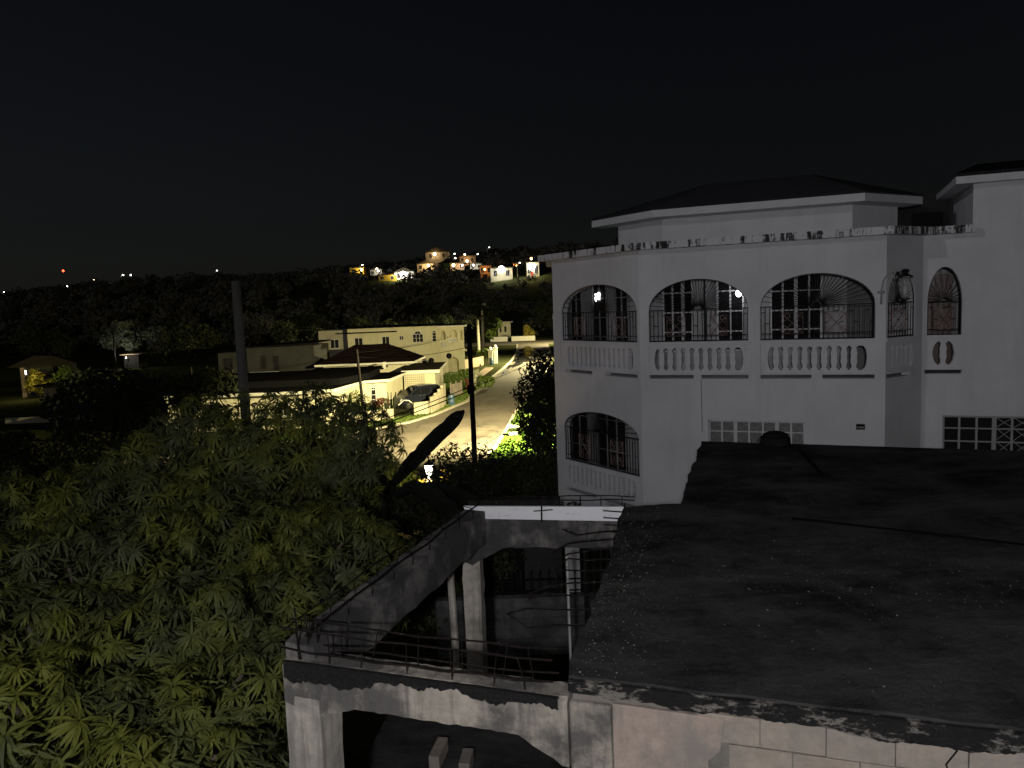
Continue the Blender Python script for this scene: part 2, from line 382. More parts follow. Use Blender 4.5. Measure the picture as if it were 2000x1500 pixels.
for (x, y, rx, ry, a) in [(-.2, 108, .35, 4, 6), (.9, 112, .6, 5, 5), (2.2, 121, 1.6, 6, 0), (-.9, 99, .25, 3, 6), (2.6, 133, 1.6, 7, 3), (.6, 121, .5, 4, 5), (3.2, 150, 1.5, 9, 2)]:
    mb = MB(); P = []
    for k in range(18):
        t = 2*math.pi*k/18; q = 1+.25*math.sin(3*t+x)+.15*math.sin(5*t+y); px, py = rx*q*math.cos(t), ry*q*math.sin(t); ca, sa = math.cos(R(-a)), math.sin(R(-a))
        P.append((x+px*ca-py*sa, y+px*sa+py*ca, .011))
    mb.quad(*P); struct(mb.build('puddle', 'puddle_water'))

# ------------------------------------------------------------------ white house
W = 8.5
A, B, C, D = Vector((1.29, 22.64, 0)), Vector((3.29, 19.51, 0)), Vector((8.51, 17.40, 0)), Vector((9.72, 18.12, 0))
class Frame:
    def __init__(s, p, e): s.p = Vector(p); s.e = Vector(e).normalized(); s.n = Vector((s.e.y, -s.e.x, 0))
    def at(s, u, w, z): q = s.p+s.e*u+s.n*w; return Vector((q.x, q.y, z))
    def mat(s, u, w, z):
        q = s.at(u, w, z); return Matrix(((s.e.x, -s.n.x, 0, q.x), (s.e.y, -s.n.y, 0, q.y), (0, 0, 1, q.z), (0, 0, 0, 1)))
def seg(mb, fr, ua, ub, a0, b0, a1, b1, t):
    P = lambda u, w, z: fr.at(u, w, z)
    v = [P(ua, 0, a0), P(ub, 0, b0), P(ub, 0, b1), P(ua, 0, a1), P(ua, -t, a0), P(ub, -t, b0), P(ub, -t, b1), P(ua, -t, a1)]
    mb.add(v, [(0, 1, 2, 3), (5, 4, 7, 6), (3, 2, 6, 7), (1, 0, 4, 5), (0, 3, 7, 4), (2, 1, 5, 6)])
def arch(ua, ub, z0, zs, zt):
    c, h = (ua+ub)/2, (ub-ua)/2
    return (ua, ub, lambda u: z0, lambda u: zs+(zt-zs)*math.sqrt(max(0, 1-((u-c)/h)**2)), 22)
def rect(ua, ub, z0, z1): return (ua, ub, lambda u: z0, lambda u: z1, 1)
def bowed(ua, ub, z0, z1, r=.11):
    m, h = (z0+z1)/2, (z1-z0)/2
    k = lambda u: math.sqrt(max(0, 1-(1-min(1, (u-ua)/r, (ub-u)/r))**2)) if min((u-ua), (ub-u)) < r else 1
    return (ua, ub, lambda u: m-h*k(u), lambda u: m+h*k(u), -r)
def panel(mb, fr, u0, u1, z0, z1, t, voids):
    br = {u0, u1}
    for (a, b, lo, hi, n) in voids:
        br |= {a, b}
        if n > 1:
            for i in range(1, n): br.add((a+b)/2-(b-a)/2*math.cos(math.pi*i/n))
        if n < 0:
            for i in range(1, 6): br |= {a-n*i/5, b+n*i/5}
    br = sorted(br)
    for ua, ub in zip(br, br[1:]):
        if ub-ua < 1e-5: continue
        um = (ua+ub)/2; act = sorted([v for v in voids if v[0] < um < v[1]], key=lambda v: v[2](um))
        la = lb = z0
        for v in act:
            seg(mb, fr, ua, ub, la, lb, v[2](ua+1e-6), v[2](ub-1e-6), t); la, lb = v[3](ua+1e-6), v[3](ub-1e-6)
        seg(mb, fr, ua, ub, la, lb, z1, z1, t)
house = thing('white_house', 'large white two storey house with arched balconies and iron grilles on the right', 'house', (5, 20, 1.9))
FA, FB, FC = Frame(A, B-A), Frame(B, C-B), Frame(C, D-C); FD = Frame(D, C-B)
LA, LB, LC = (B-A).length, (C-B).length, (D-C).length
TK = .22
z_b, z_l = 6.51, 9.76
# upper storey
def upper(fr, u0, u1, arches, bal, slots, inset=.0):
    mb = MB(); vs = []
    for (a, b) in arches: vs.append(arch(a, b, 7.45, 8.24, 8.99))
    for (a, b) in bal: vs.append(bowed(a, b, 6.73, 7.29))
    for (a, b) in slots: vs.append(rect(a, b, 6.53, 6.62))
    panel(mb, fr, u0, u1, z_b, z_l, TK, vs); return mb.build('wall', 'white_paint', house)
upper(FA, 0, LA-.002, [(.40, 3.62)], [(.62, 3.45)], [(.5, 1.75), (2.28, 3.6)])
upper(FB, 0, LB, [(.24, 2.64), (2.92, 5.41)], [(.36, 2.52), (3.08, 5.25)], [(.24, 1.33), (1.52, 2.64), (2.92, 4.06), (4.30, 5.41)])
upper(FC, .002, LC-.002, [(.06, 1.13)], [(.12, 1.05)], [(.04, .95)])
mb = MB(); panel(mb, FD, 0, 7.0, z_b, z_l, TK, [arch(.1, .81, 7.42, 8.22, 9.02), bowed(.22, .68, 6.73, 7.30, .16), rect(.06, .83, 6.53, 6.62)]); mb.build('wall', 'white_paint', house)
# thin raised panels around the balusters and sill rails
mb = MB()
for fr, spans in ((FA, [(.40, 3.62)]), (FB, [(.24, 2.64), (2.92, 5.41)]), (FC, [(.06, 1.13)]), (FD, [(.1, .81)])):
    for a, b in spans:
        mb.obox(fr.at(a-.05, .003, 7.37), fr.e*(b-a+.1), fr.n*.04, (0, 0, .07)); mb.obox(fr.at(a, .003, 6.63), fr.e*(b-a), fr.n*.03, (0, 0, .05))
mb.build('rail', 'white_paint', house)
# balusters: one shared mesh
def baluster_mesh():
    prof = [(0, .085), (.05, .085), (.10, .045), (.22, .055), (.36, .075), (.5, .060), (.53, .075), (.56, .060), (.68, .075), (.82, .055), (.92, .045), (.95, .085), (1, .085)]
    V = []; Fc = []
    for t, w in prof:
        d = .07; z = t*.566; V += [(-w, -d, z), (w, -d, z), (w, d, z), (-w, d, z)]
    for i in range(len(prof)-1):
        for j in range(4): Fc.append((4*i+j, 4*i+(j+1) % 4, 4*i+4+(j+1) % 4, 4*i+4+j))
    Fc += [(3, 2, 1, 0), tuple(range(len(V)-4, len(V)))]
    me = bpy.data.meshes.new('baluster'); me.from_pydata(V, [], Fc); me.materials.append(MAT['white_paint']); return me
BAL = baluster_mesh()
def balusters(fr, us, z): 
    for u in us: inst(BAL, 'baluster', house, fr.mat(u, -TK/2, z-.003))
balusters(FB, [.47+.2165*i+.065 for i in range(9)], 6.73); balusters(FB, [3.22+.213*i+.05 for i in range(9)], 6.73)
balusters(FA, [.74+.20*i for i in range(13)], 6.73); balusters(FC, [.24+.17*i for i in range(5)], 6.73); balusters(FD, [.45], 6.733)
# lower storey
mb = MB(); panel(mb, FA, -.03, LA-.002, 1.6, z_b-.002, TK, [arch(.36, 3.60, 3.95, 4.93, 5.48), bowed(.5, 3.45, 3.30, 3.82), rect(.38, 1.78, 3.04, 3.14), rect(2.12, 3.5, 3.04, 3.14)]); mb.build('wall', 'white_paint', house)
balusters(FA, [.62+.20*i for i in range(14)], 3.29)
mb = MB(); panel(mb, FB, 0, LB, 1.6, z_b-.002, TK, [rect(1.67, 3.93, 4.35, 5.50), rect(5.03, 5.22, 5.33, 5.47)]); mb.build('wall', 'white_paint', house)
mb = MB(); panel(mb, FC, .002, LC-.002, 1.6, z_b-.002, TK, []); mb.build('wall', 'white_paint', house)
mb = MB(); panel(mb, FD, 0, 7.0, 1.6, z_b-.002, TK, [rect(.46, 2.95, 4.3, 5.54)]); mb.build('wall', 'white_paint', house)
mb = MB(); mb.obox(FB.at(5.03, -.15, 5.33), FB.e*.19, FB.n*-.02, (0, 0, .14)); mb.build('vent', 'black_plastic', house)
mb = MB(); mb.obox(FB.at(5.05, -.1, 5.36), FB.e*.15, FB.n*-.02, (0, 0, .03)); mb.build('vent_slat', 'grey_frame', house)
mb = MB(); mb.tube([FB.at(1.51, .012, 6.5), FB.at(1.52, .012, 5.2)], .012, 5); mb.build('drain_pipe', 'grey_frame', house)
# mullioned windows
def window(fr, u0, u1, z0, z1, cols, rows, glassm, framem, parent, w=-.12, bar=.022, heavy=()):
    f = MB(); f.obox(fr.at(u0, w, z0), fr.e*(u1-u0), fr.n*.05, (0, 0, .05)); f.obox(fr.at(u0, w, z1-.05), fr.e*(u1-u0), fr.n*.05, (0, 0, .05))
    f.obox(fr.at(u0, w, z0), fr.e*.05, fr.n*.05, (0, 0, z1-z0)); f.obox(fr.at(u1-.05, w, z0), fr.e*.05, fr.n*.05, (0, 0, z1-z0))
    for i in range(1, cols):
        u = u0+(u1-u0)*i/cols; b = bar*2 if i in heavy else bar; f.obox(fr.at(u-b, w, z0), fr.e*2*b, fr.n*.045, (0, 0, z1-z0))
    for i in range(1, rows):
        z = z0+(z1-z0)*i/rows; f.obox(fr.at(u0, w, z-bar*.7), fr.e*(u1-u0), fr.n*.04, (0, 0, bar*1.4))
    wo_ = f.build('window', framem, parent)
    for i in range(cols):
        for j in range(rows):
            g = MB(); du, dz = (u1-u0)/cols, (z1-z0)/rows
            g.obox(fr.at(u0+du*i+.01, w-.01, z0+dz*j+.01), fr.e*(du-.02), fr.n*.025, (0, 0, dz-.02)); g.build('pane', glassm, wo_)
    return wo_
wl = window(FB, 1.67, 3.93, 4.35, 5.50, 7, 4, 'lattice_glass', 'white_frame', house, heavy=(2, 5))
wr = window(FD, .46, 2.95, 4.3, 5.54, 7, 4, 'dark_glass', 'grey_frame', house, heavy=(3,))
# diamond lattice behind the panes
for fr, u0, u1, z0, z1, par in ((FB, 1.7, 3.9, 4.38, 5.47, wl), (FD, 1.55, 2.92, 4.33, 5.5, wr)):
    mb = MB(); s = .36/2
    k = u0
    while k < u1-.01:
        z = z0
        while z < z1-.05:
            du, dz = min(.355, u1-k), min(.31, z1-z)
            mb.tube([fr.at(k, -.085, z), fr.at(k+du, -.085, z+dz)], .008, 4); mb.tube([fr.at(k+du, -.085, z), fr.at(k, -.085, z+dz)], .008, 4)
            z += .31
        k += .355
    mb.build('lattice', 'grey_frame', par)
# ledge round the upper storey and balcony floors, ceilings, back walls
def inset_poly(d, right=7.0):
    a, b, c, dd = FA.at(-.1, d, 0), None, None, None
    def isect(f1, f2):
        p1 = f1.at(0, d, 0); p2 = f2.at(0, d, 0); den = f1.e.x*f2.e.y-f1.e.y*f2.e.x
        t = ((p2.x-p1.x)*f2.e.y-(p2.y-p1.y)*f2.e.x)/den; return p1+f1.e*t
    return [FA.at(-d if d > 0 else 0, d, 0), isect(FA, FB), isect(FB, FC), isect(FC, FD), FD.at(right, d, 0)]
back = [Vector((16.5, 24.5, 0)), Vector((14, 30, 0)), Vector((4.0, 31, 0)), Vector((1.6, 25.5, 0))]
def slab(d, z0, z1, right, name, mat):
    pl = inset_poly(d, right) + back
    mb = MB(); mb.prism([(p.x, p.y, z0) for p in pl], (0, 0, z1-z0)); return mb.build(name, mat, house)
pl = inset_poly(.30, .99) ; pl2 = [FD.at(.99, -1.6, 0), Vector((12, 24, 0)), Vector((4.0, 30, 0)), Vector((1.3, 26, 0)), FA.at(-.3, -.3, 0)]
mb = MB(); mb.prism([(p.x, p.y, z_l) for p in pl+pl2], (0, 0, .17)); mb.build('ledge', 'stained_ledge', house)
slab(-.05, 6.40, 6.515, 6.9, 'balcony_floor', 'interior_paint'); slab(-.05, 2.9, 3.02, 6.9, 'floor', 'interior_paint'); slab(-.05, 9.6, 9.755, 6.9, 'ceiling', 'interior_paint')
# back walls of the balconies, with tall sash windows
BK = 1.55
def back_wall(z0, z1):
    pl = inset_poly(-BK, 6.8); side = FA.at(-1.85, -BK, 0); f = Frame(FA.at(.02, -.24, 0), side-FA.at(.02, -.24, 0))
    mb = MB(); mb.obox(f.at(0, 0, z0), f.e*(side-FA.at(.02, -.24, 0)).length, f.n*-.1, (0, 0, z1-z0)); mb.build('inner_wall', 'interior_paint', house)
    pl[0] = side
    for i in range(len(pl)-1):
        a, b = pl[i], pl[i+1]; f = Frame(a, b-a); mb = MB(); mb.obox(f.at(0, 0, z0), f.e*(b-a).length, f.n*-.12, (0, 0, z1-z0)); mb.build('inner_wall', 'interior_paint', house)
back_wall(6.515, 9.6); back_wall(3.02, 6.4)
FBb = Frame(FB.at(0, -BK, 0), FB.e); FAb = Frame(FA.at(0, -BK, 0), FA.e); FDb = Frame(FD.at(0, -BK, 0), FD.e)
window(FBb, .30, 1.12, 7.1, 9.2, 3, 4, 'dark_glass', 'white_frame', house, w=.01, heavy=(2,))
window(FBb, 1.72, 2.42, 7.1, 9.2, 2, 4, 'dark_glass', 'white_frame', house, w=.01)
window(FBb, 3.05, 4.30, 7.15, 9.1, 4, 4, 'dark_glass', 'white_frame', house, w=.01, heavy=(2,))
window(FAb, -1.15, -.55, 6.9, 9.2, 2, 4, 'dark_glass', 'grey_frame', house, w=.01)
window(FAb, -.05, .65, 6.9, 9.2, 2, 4, 'dark_glass', 'grey_frame', house, w=.01)
window(FAb, 1.0, 1.6, 6.9, 9.2, 2, 4, 'dark_glass', 'grey_frame', house, w=.01)
window(FAb, -1.3, -.4, 3.1, 5.9, 2, 3, 'dark_glass', 'grey_frame', house, w=.01); window(FAb, .05, 1.4, 3.1, 5.9, 3, 3, 'dark_glass', 'grey_frame', house, w=.01)
mb = MB(); mb.obox(FD.at(.12, -.9, 6.52), FD.e*.62, FD.n*-.05, (0, 0, 2.35)); mb.build('door', 'warm_dark', house)
# balcony bulb and its glow; emissive pane pieces seen through the angled arch
mb = MB(); c = FB.at(2.30, -1.30, 8.60); mb.lathe(c, [(.02, -.09), (.07, -.05), (.085, 0), (.06, .06), (.03, .09)], 10); mb.build('bulb', 'bulb_white', house, True)
lamp_light('bulb_light', c+FB.n*.10, 1.6, (.95, .97, 1), house, .06)
mb = MB(); f = FAb; mb.obox(f.at(.13, .07, 8.53), f.e*.08, f.n*.01, (0, 0, .24)); mb.obox(f.at(.25, .07, 8.58), f.e*.12, f.n*.01, (0, 0, .21)); mb.build('emissive_pane', 'bulb_white', house)
# iron grilles
def grille(fr, ua, ub, z0, zs, zt, w, scrolls=(), n=15, wide=None):
    mb = MB(); c, h = (ua+ub)/2, (ub-ua)/2; r = .011
    def hi(u): return zs+(zt-zs)*math.sqrt(max(0, 1-((u-c)/h)**2))
    arcp = [fr.at(c-h*math.cos(math.pi*i/24), w, hi(c-h*math.cos(math.pi*i/24))-.01) for i in range(25)]
    mb.tube(arcp, r*1.4, 5); mb.tube([fr.at(ua, w, zs), fr.at(ub, w, zs)], r*1.3, 5); mb.tube([fr.at(ua, w, z0+.02), fr.at(ub, w, z0+.02)], r*1.4, 5)
    mb.tube([fr.at(ua+.01, w, z0), fr.at(ua+.01, w, zs)], r*1.5, 5); mb.tube([fr.at(ub-.01, w, z0), fr.at(ub-.01, w, zs)], r*1.5, 5)
    for i in range(1, n*2-1):                                             # sunburst
        t = math.pi*i/(n*2-1); cu, cz = math.cos(t), math.sin(t); s = .16
        k = .01
        while k < 4 and abs(cu*k) < h*.999 and zs+cz*k < hi(c+cu*k): k += .02
        if k > s: mb.tube([fr.at(c+cu*s*.6, w, zs+cz*s*.6), fr.at(c+cu*k, w, zs+cz*k)], r*.75, 4)
    mb.tube([fr.at(c+.10*math.cos(math.pi*i/8), w, zs+.10*math.sin(math.pi*i/8)) for i in range(9)], r*1.6, 5)
    nb = max(5, int((ub-ua)/.105)); du = (ub-ua)/nb; zl, zh = z0+.15, zs-.13; zm = (z0+zs)/2
    def insc(u): return any(a-.01 < u < b+.01 for a, b in scrolls)
    mb.tube([fr.at(ua, w, zl), fr.at(ub, w, zl)], r*.9, 4)
    for i in range(1, nb):
        u = ua+du*i
        if insc(u):
            mb.tube([fr.at(u, w, z0), fr.at(u, w, zl)], r*.85, 4); mb.tube([fr.at(u, w, zh), fr.at(u, w, zs)], r*.85, 4)
        else: mb.tube([fr.at(u, w, z0), fr.at(u, w, zs)], r*.85, 4)
    for i in range(nb):
        u = ua+du*i
        if i % 3 == 1: mb.tube([fr.at(u, w, zm), fr.at(u+du, w, zm)], r*.8, 4)
        if i % 3 == 0: mb.tube([fr.at(u, w, zh), fr.at(u+du, w, zh)], r*.8, 4)
    g = mb.build('grille', 'iron_black', house)
    for a, b in scrolls:
        s = MB(); za, zb = z0+.14, zs-.15; m_, zz = (a+b)/2, (za+zb)/2; hw, hz = (b-a)/2, (zb-za)/2
        s.tube([fr.at(a, w, za), fr.at(b, w, za), fr.at(b, w, zb), fr.at(a, w, zb), fr.at(a, w, za)], .010, 4)
        s.tube([fr.at(a, w, za), fr.at(b, w, zb)], .008, 4); s.tube([fr.at(a, w, zb), fr.at(b, w, za)], .008, 4)
        for sx in (-1, 1):
            for sz in (-1, 1):
                for (cx, cz, rr) in ((.42, .68, .30), (.70, .40, .28)):
                    s.tube([fr.at(m_+sx*hw*(cx+rr*q*math.cos(t)), w, zz+sz*hz*(cz+rr*q*math.sin(t))) for t, q in [(a_*.7, 1-.07*a_) for a_ in range(9)]], .007, 4)
        s.build('scroll_panel', 'copper_scroll', g)
    return g
grille(FB, .24, 2.64, 7.45, 8.24, 8.99, -.05, [(.68, 1.14), (1.74, 2.14)])
grille(FB, 2.92, 5.41, 7.45, 8.24, 8.99, -.05, [(3.40, 3.87), (4.36, 4.84)])
grille(FA, .40, 3.62, 7.45, 8.24, 8.99, -.05, [(.95, 1.4), (2.6, 3.1)], 16)
grille(FC, .06, 1.13, 7.45, 8.24, 8.99, -.05, [(.3, .8)], 9); grille(FD, .1, .81, 7.42, 8.22, 9.02, -.05, [(.25, .66)], 7)
grille(FA, .36, 3.60, 3.95, 4.93, 5.48, -.05, [(1.0, 1.5), (2.4, 2.9)], 16)
mb = MB(); mb.tube([FB.at(1.62, -.04, 7.45), FB.at(1.62, -.04, 8.97)], .028, 6); mb.build('grille_post', 'iron_black', house)
# pillar caps at the arch springs
for fr, a, b in ((FB, 0, .24), (FB, 2.64, 2.92), (FB, 5.41, LB), (FA, 0, .3)):
    mb = MB(); mb.obox(fr.at(a+.004, .002, 6.53), fr.e*(b-a-.008), fr.n*.022, (0, 0, 1.70)); mb.build('pillar', 'white_paint', house)
# set-back attic storey with hipped tile roof
def attic():
    off = 1.15; f = Frame(FB.at(0, -off, 0), FB.e); c0, c1 = f.at(.40, 0, 0), f.at(4.96, 0, 0)
    l0 = c0 - FA.e*1.75; r1 = c1 + FC.e*1.8
    walls = [l0, c0, c1, r1]; z0, z1 = z_l+.15, 10.62
    for a, b in zip(walls, walls[1:]):
        g = Frame(a, b-a); mb = MB(); mb.obox(g.at(0, 0, z0), g.e*(b-a).length, g.n*-.2, (0, 0, z1-z0)); mb.build('attic_wall', 'white_paint', house)
    fa, fb, fc = Frame(l0, FA.e), f, Frame(c1, FC.e)
    def isect(f1, f2, d):
        p1 = f1.at(0, d, 0); p2 = f2.at(0, d, 0); den = f1.e.x*f2.e.y-f1.e.y*f2.e.x; t = ((p2.x-p1.x)*f2.e.y-(p2.y-p1.y)*f2.e.x)/den; return p1+f1.e*t
    def ring(d): return [fa.at(-.55, d, 0), isect(fa, fb, d), isect(fb, fc, d), fc.at(2.05, d, 0)]
    e1, e0 = ring(.5), ring(.02)
    for i in range(3):                                                     # fascia boards and soffit, one per side
        a, b = e1[i], e1[i+1]; ia, ib = e0[i], e0[i+1]
        mb = MB(); mb.add([(a.x, a.y, 10.62), (b.x, b.y, 10.62), (b.x, b.y, 10.80), (a.x, a.y, 10.80), (ia.x, ia.y, 10.60), (ib.x, ib.y, 10.60), (ib.x, ib.y, 10.80), (ia.x, ia.y, 10.80)], [(0, 1, 2, 3), (4, 5, 1, 0), (5, 4, 7, 6), (3, 2, 6, 7), (0, 3, 7, 4), (1, 5, 6, 2)]); mb.build('eave', 'white_paint', house)
    apex0, apex1 = Vector((6.3, 24.0, 12.0)), Vector((9.0, 23.0, 12.0)); ap = [apex0, apex0, apex1, apex1]
    for i in range(3):                                                     # tile courses, each one a step
        mb = MB(); n = 16
        for k in range(n):
            t0, t1 = k/n, (k+1)/n; p = [e1[i].lerp(Vector((ap[i].x, ap[i].y, 0)), t0), e1[i+1].lerp(Vector((ap[i+1].x, ap[i+1].y, 0)), t0), e1[i+1].lerp(Vector((ap[i+1].x, ap[i+1].y, 0)), t1), e1[i].lerp(Vector((ap[i].x, ap[i].y, 0)), t1)]
            za, zb = 10.83+1.15*t0+.04, 10.83+1.15*t1
            mb.quad((p[0].x, p[0].y, za), (p[1].x, p[1].y, za), (p[2].x, p[2].y, zb), (p[3].x, p[3].y, zb)); mb.quad((p[0].x, p[0].y, za-.04), (p[1].x, p[1].y, za-.04), (p[1].x, p[1].y, za), (p[0].x, p[0].y, za))
        mb.build('roof', 'roof_tile', house)
attic()
# taller right wing
mb = MB(); mb.obox(FD.at(.99, -.001, z_l-.004), FD.e*6.0, FD.n*-.25, (0, 0, 1.12)); mb.build('wall', 'white_paint', house)
mb = MB(); mb.obox(FD.at(.99, -.251, z_l+.16), FD.e*.2, FD.n*-2.6, (0, 0, .90)); mb.build('wall', 'white_paint', house)
mb = MB(); mb.obox(FD.at(.60, .28, 10.85), FD.e*6.4, FD.n*-.60, (0, 0, .16)); mb.obox(FD.at(.60, -.325, 10.85), FD.e*.45, FD.n*-2.6, (0, 0, .14)); mb.build('eave', 'white_paint', house)
mb = MB(); mb.prism([FD.at(.58, .32, 11.015), FD.at(.58, .32, 11.08), FD.at(1.6, -3.4, 11.75), FD.at(1.6, -3.4, 11.015)], FD.e*6.4); mb.build('roof', 'roof_tile', house)
mb = MB(); mb.obox(FD.at(-.3, -3.2, z_l+.17), FD.e*1.25, FD.n*-.1, (0, 0, 1.1)); mb.build('attic_wall', 'grey_wall', house)
mb = MB(); mb.obox(FD.at(.05, -3.19, z_l+.18), FD.e*.75, FD.n*.03, (0, 0, .62)); mb.build('window', 'dark_glass', house)
mb = MB(); mb.tube([FD.at(-.25, -1.2, 10.65), FD.at(-.10, -1.1, 10.74)], .025, 6); mb.build('gutter_end', 'chrome', house)
# unlit lantern on a swan-neck bracket
lan = thing('wall_lantern', 'unlit glass lantern on a curved bracket beside the rightmost big arch', 'lantern', FB.at(5.52, .02, 8.0))
mb = MB(); bp = [FB.at(5.52, .04, 8.22), FB.at(5.53, .05, 8.55), FB.at(5.57, .09, 8.76), FB.at(5.66, .16, 8.90), FB.at(5.80, .22, 8.95), FB.at(5.93, .25, 8.95)]; mb.tube(bp, .022, 6)
mb.obox(FB.at(5.45, .001, 8.46), FB.e*.15, FB.n*.06, (0, 0, .06)); mb.build('bracket', 'grey_frame', lan, True)
c = FB.at(5.99, .26, 8.3)
mb = MB(); mb.lathe(c, [(.05, .68), (.09, .64), (.05, .58), (.16, .52), (.16, .49)], 8); mb.lathe(c, [(.03, -.02), (.09, .02), (.09, .05)], 8); mb.build('cap', 'iron_black', lan)
mb = MB(); mb.lathe(c, [(.085, .05), (.13, .20), (.15, .36), (.14, .49)], 8); mb.build('glass', 'lantern_glass', lan, True)
mb = MB(); mb.lathe(c, [(.02, .06), (.045, .16), (.05, .24), (.03, .32)], 8); mb.build('bulb', 'white_frame', lan, True)

# ------------------------------------------------------------------ unfinished concrete building in front
ZS = 5.9
nl, nr, fl, fr_, b1, b2 = Vector((.32, 5.17, 0)), Vector((7.72, 2.69, 0)), Vector((3.43, 13.9, 0)), Vector((14.5, 9.4, 0)), Vector((2.1, 9.62, 0)), Vector((1.38, 9.60, 0))
ruin = thing('unfinished_building', 'unfinished concrete building with a flat black stained roof slab in the foreground', 'building', (4, 8, 1.9))
def rough_slab():
    out = []
    def edge(a, b, n, amp):
        for i in range(n):
            p = a.lerp(b, i/n); q = Vector((b.y-a.y, a.x-b.x, 0)).normalized()*(amp*random.uniform(-1, 1) if i else 0); out.append(p+q)
    edge(nl, nr, 26, .02); edge(nr, fr_, 4, 0); edge(fr_, fl, 24, .02); edge(fl, b1, 16, .05); edge(b1, b2, 6, .03); edge(b2, nl, 24, .035)
    mb = MB(); mb.prism([(p.x, p.y, ZS-.13) for p in out], (0, 0, .13)); return mb.build('roof_slab', 'slab_top', ruin)
rough_slab()
NF = Frame(nl, nr-nl)
# ragged drip lip under the slab edge
def crust(fr, u0, u1, ztop, base, amp, w, name, mat, parent, seed, step=.022, dpt=.03):
    """mould crust with a ragged lower edge hanging over a face"""
    r = random.Random(seed); mb = MB(); n = int((u1-u0)/step); ph = [r.uniform(0, 6.28) for _ in range(5)]; prev = None
    for i in range(n+1):
        u = u0+(u1-u0)*i/n
        h = base+amp*(.45*math.sin(1.7*u+ph[0])+.3*math.sin(4.3*u+ph[1])+.2*math.sin(11*u+ph[2])+.12*math.sin(29*u+ph[3]))+amp*.14*r.uniform(-1, 1); h = max(.012, h)
        k = len(mb.v); mb.v += [fr.at(u, w, ztop), fr.at(u, w+.004*r.random(), ztop-h), fr.at(u, w-dpt, ztop-h), fr.at(u, w-dpt, ztop)]
        if prev is not None:
            for q in range(4): mb.f.append((prev+q, prev+(q+1) % 4, k+(q+1) % 4, k+q))
        prev = k
    return mb.build(name, mat, parent)
crust(NF, 0, 7.8, ZS-.02, .115, .045, .03, 'slab_lip', 'lip_concrete', ruin, 5, dpt=.12)
# block wall below the lip: render patch, corner pier, blocks
mb = MB(); mb.obox(NF.at(0.02, -.22, 1.7), NF.e*7.6, NF.n*.20, (0, 0, ZS-.14-1.7)); wall_o = mb.build('wall', 'mortar', ruin)
mb = MB(); mb.obox(NF.at(0.0, -.2, 1.7), NF.e*.30, NF.n*.225, (0, 0, ZS-.18-1.7)); mb.build('pier', 'frame_concrete', ruin, bevel=.02)
mb = MB(); pts = [(.31, 5.74), (1.06, 5.73), (1.03, 5.5), (.95, 5.42), (.98, 5.2), (.86, 5.05), (.9, 4.8), (.31, 4.6)]; mb.prism([NF.at(u, -.018, z) for u, z in pts], NF.n*.034); mb.build('render_patch', 'render_patch', ruin, bevel=.006)
bm_ = MB(); bm_.box(-.1955, .1955, -.02, .014, -.0955, .0955); bo = bm_.build('block', 'block_concrete', None, bevel=.008); bme = bo.data
COL.objects.unlink(bo); bpy.data.objects.remove(bo)
for r_ in range(12):
    z = 5.66-.2*r_
    for k in range(19):
        u = 1.28+.4*k+(.2 if r_ % 2 else 0) - .2
        if u > 7.4 or (u < 1.05): continue
        o = inst(bme, 'block', wall_o, NF.mat(u, -.012+random.uniform(-.003, .003), z+random.uniform(-.002, .002)))
mb = MB(); q = [(2.42, 5.72), (2.36, 5.62), (2.38, 5.55), (2.28, 5.42), (2.22, 5.40), (2.14, 5.22)]
mb.tube([NF.at(u, .004, z) for u, z in q], .008, 4); mb.build('crack', 'rebar_rust', ruin)
# left-hand open frame: beams, columns, rebar
frame = thing('unfinished_carport', 'roofless mouldy concrete beam frame with bare rebar left of the black slab', 'carport', (-.5, 8, 1.9))
def lumpy_beam(a, b, w, z0, z1, name, mat, n=22, amp=.012, side=1, haunch=None):
    a, b = Vector((a[0], a[1], 0)), Vector((b[0], b[1], 0)); f = Frame(a, b-a); L = (b-a).length; mb = MB(); prev = None
    for i in range(n+1):
        u = L*i/n; j = lambda: random.uniform(-amp, amp)
        zl = z0
        if haunch:
            for (hu, hl, hd) in haunch:
                d = abs(u-hu); zl = min(zl, z0-hd*max(0, 1-d/hl))
        ring = [f.at(u, j(), zl+j()), f.at(u, j(), z1-.03+j()), f.at(u, -.03+j(), z1+j()), f.at(u, -w+.03, z1+j()), f.at(u, -w+j(), z1-.03), f.at(u, -w+j(), zl+j())]
        k = len(mb.v); mb.v += ring
        if prev is not None:
            for q in range(6): mb.f.append((prev+q, k+q, k+(q+1) % 6, prev+(q+1) % 6))
        else: mb.f.append(tuple(k+q for q in range(6)))
        prev = k
    mb.f.append(tuple(prev+q for q in reversed(range(6))))
    return mb.build(name, mat, frame)
NL, NRt = (-1.93, 5.92), (.30, 5.14)
lumpy_beam(NL, NRt, .26, 5.42, 5.74, 'beam', 'frame_concrete', n=44, amp=.006, haunch=[(0.28, .36, .12), (2.35, .36, .20)])
lumpy_beam((-1.52, 6.08), (-.45, 9.75), .30, 5.38, 5.84, 'beam', 'beam_dark') if False else None
LF = Frame((-1.93, 6.0, 0), (1.24, 3.9, 0))
def side_beam():
    mb = MB(); prev = None; n = 22; L = 4.1
    for i in range(n+1):
        u = L*i/n; j = lambda: random.uniform(-.014, .014)
        ring = [LF.at(u, j(), 5.42), LF.at(u, j(), 5.86), LF.at(u, .28+j(), 5.84+j()), LF.at(u, .29+j(), 5.44+j())]
        k = len(mb.v); mb.v += ring
        if prev is not None:
            for q in range(4): mb.f.append((prev+q, prev+(q+1) % 4, k+(q+1) % 4, k+q))
        else: mb.f.append((k, k+1, k+2, k+3))
        prev = k
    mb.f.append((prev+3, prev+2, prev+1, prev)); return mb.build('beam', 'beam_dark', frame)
side_beam()
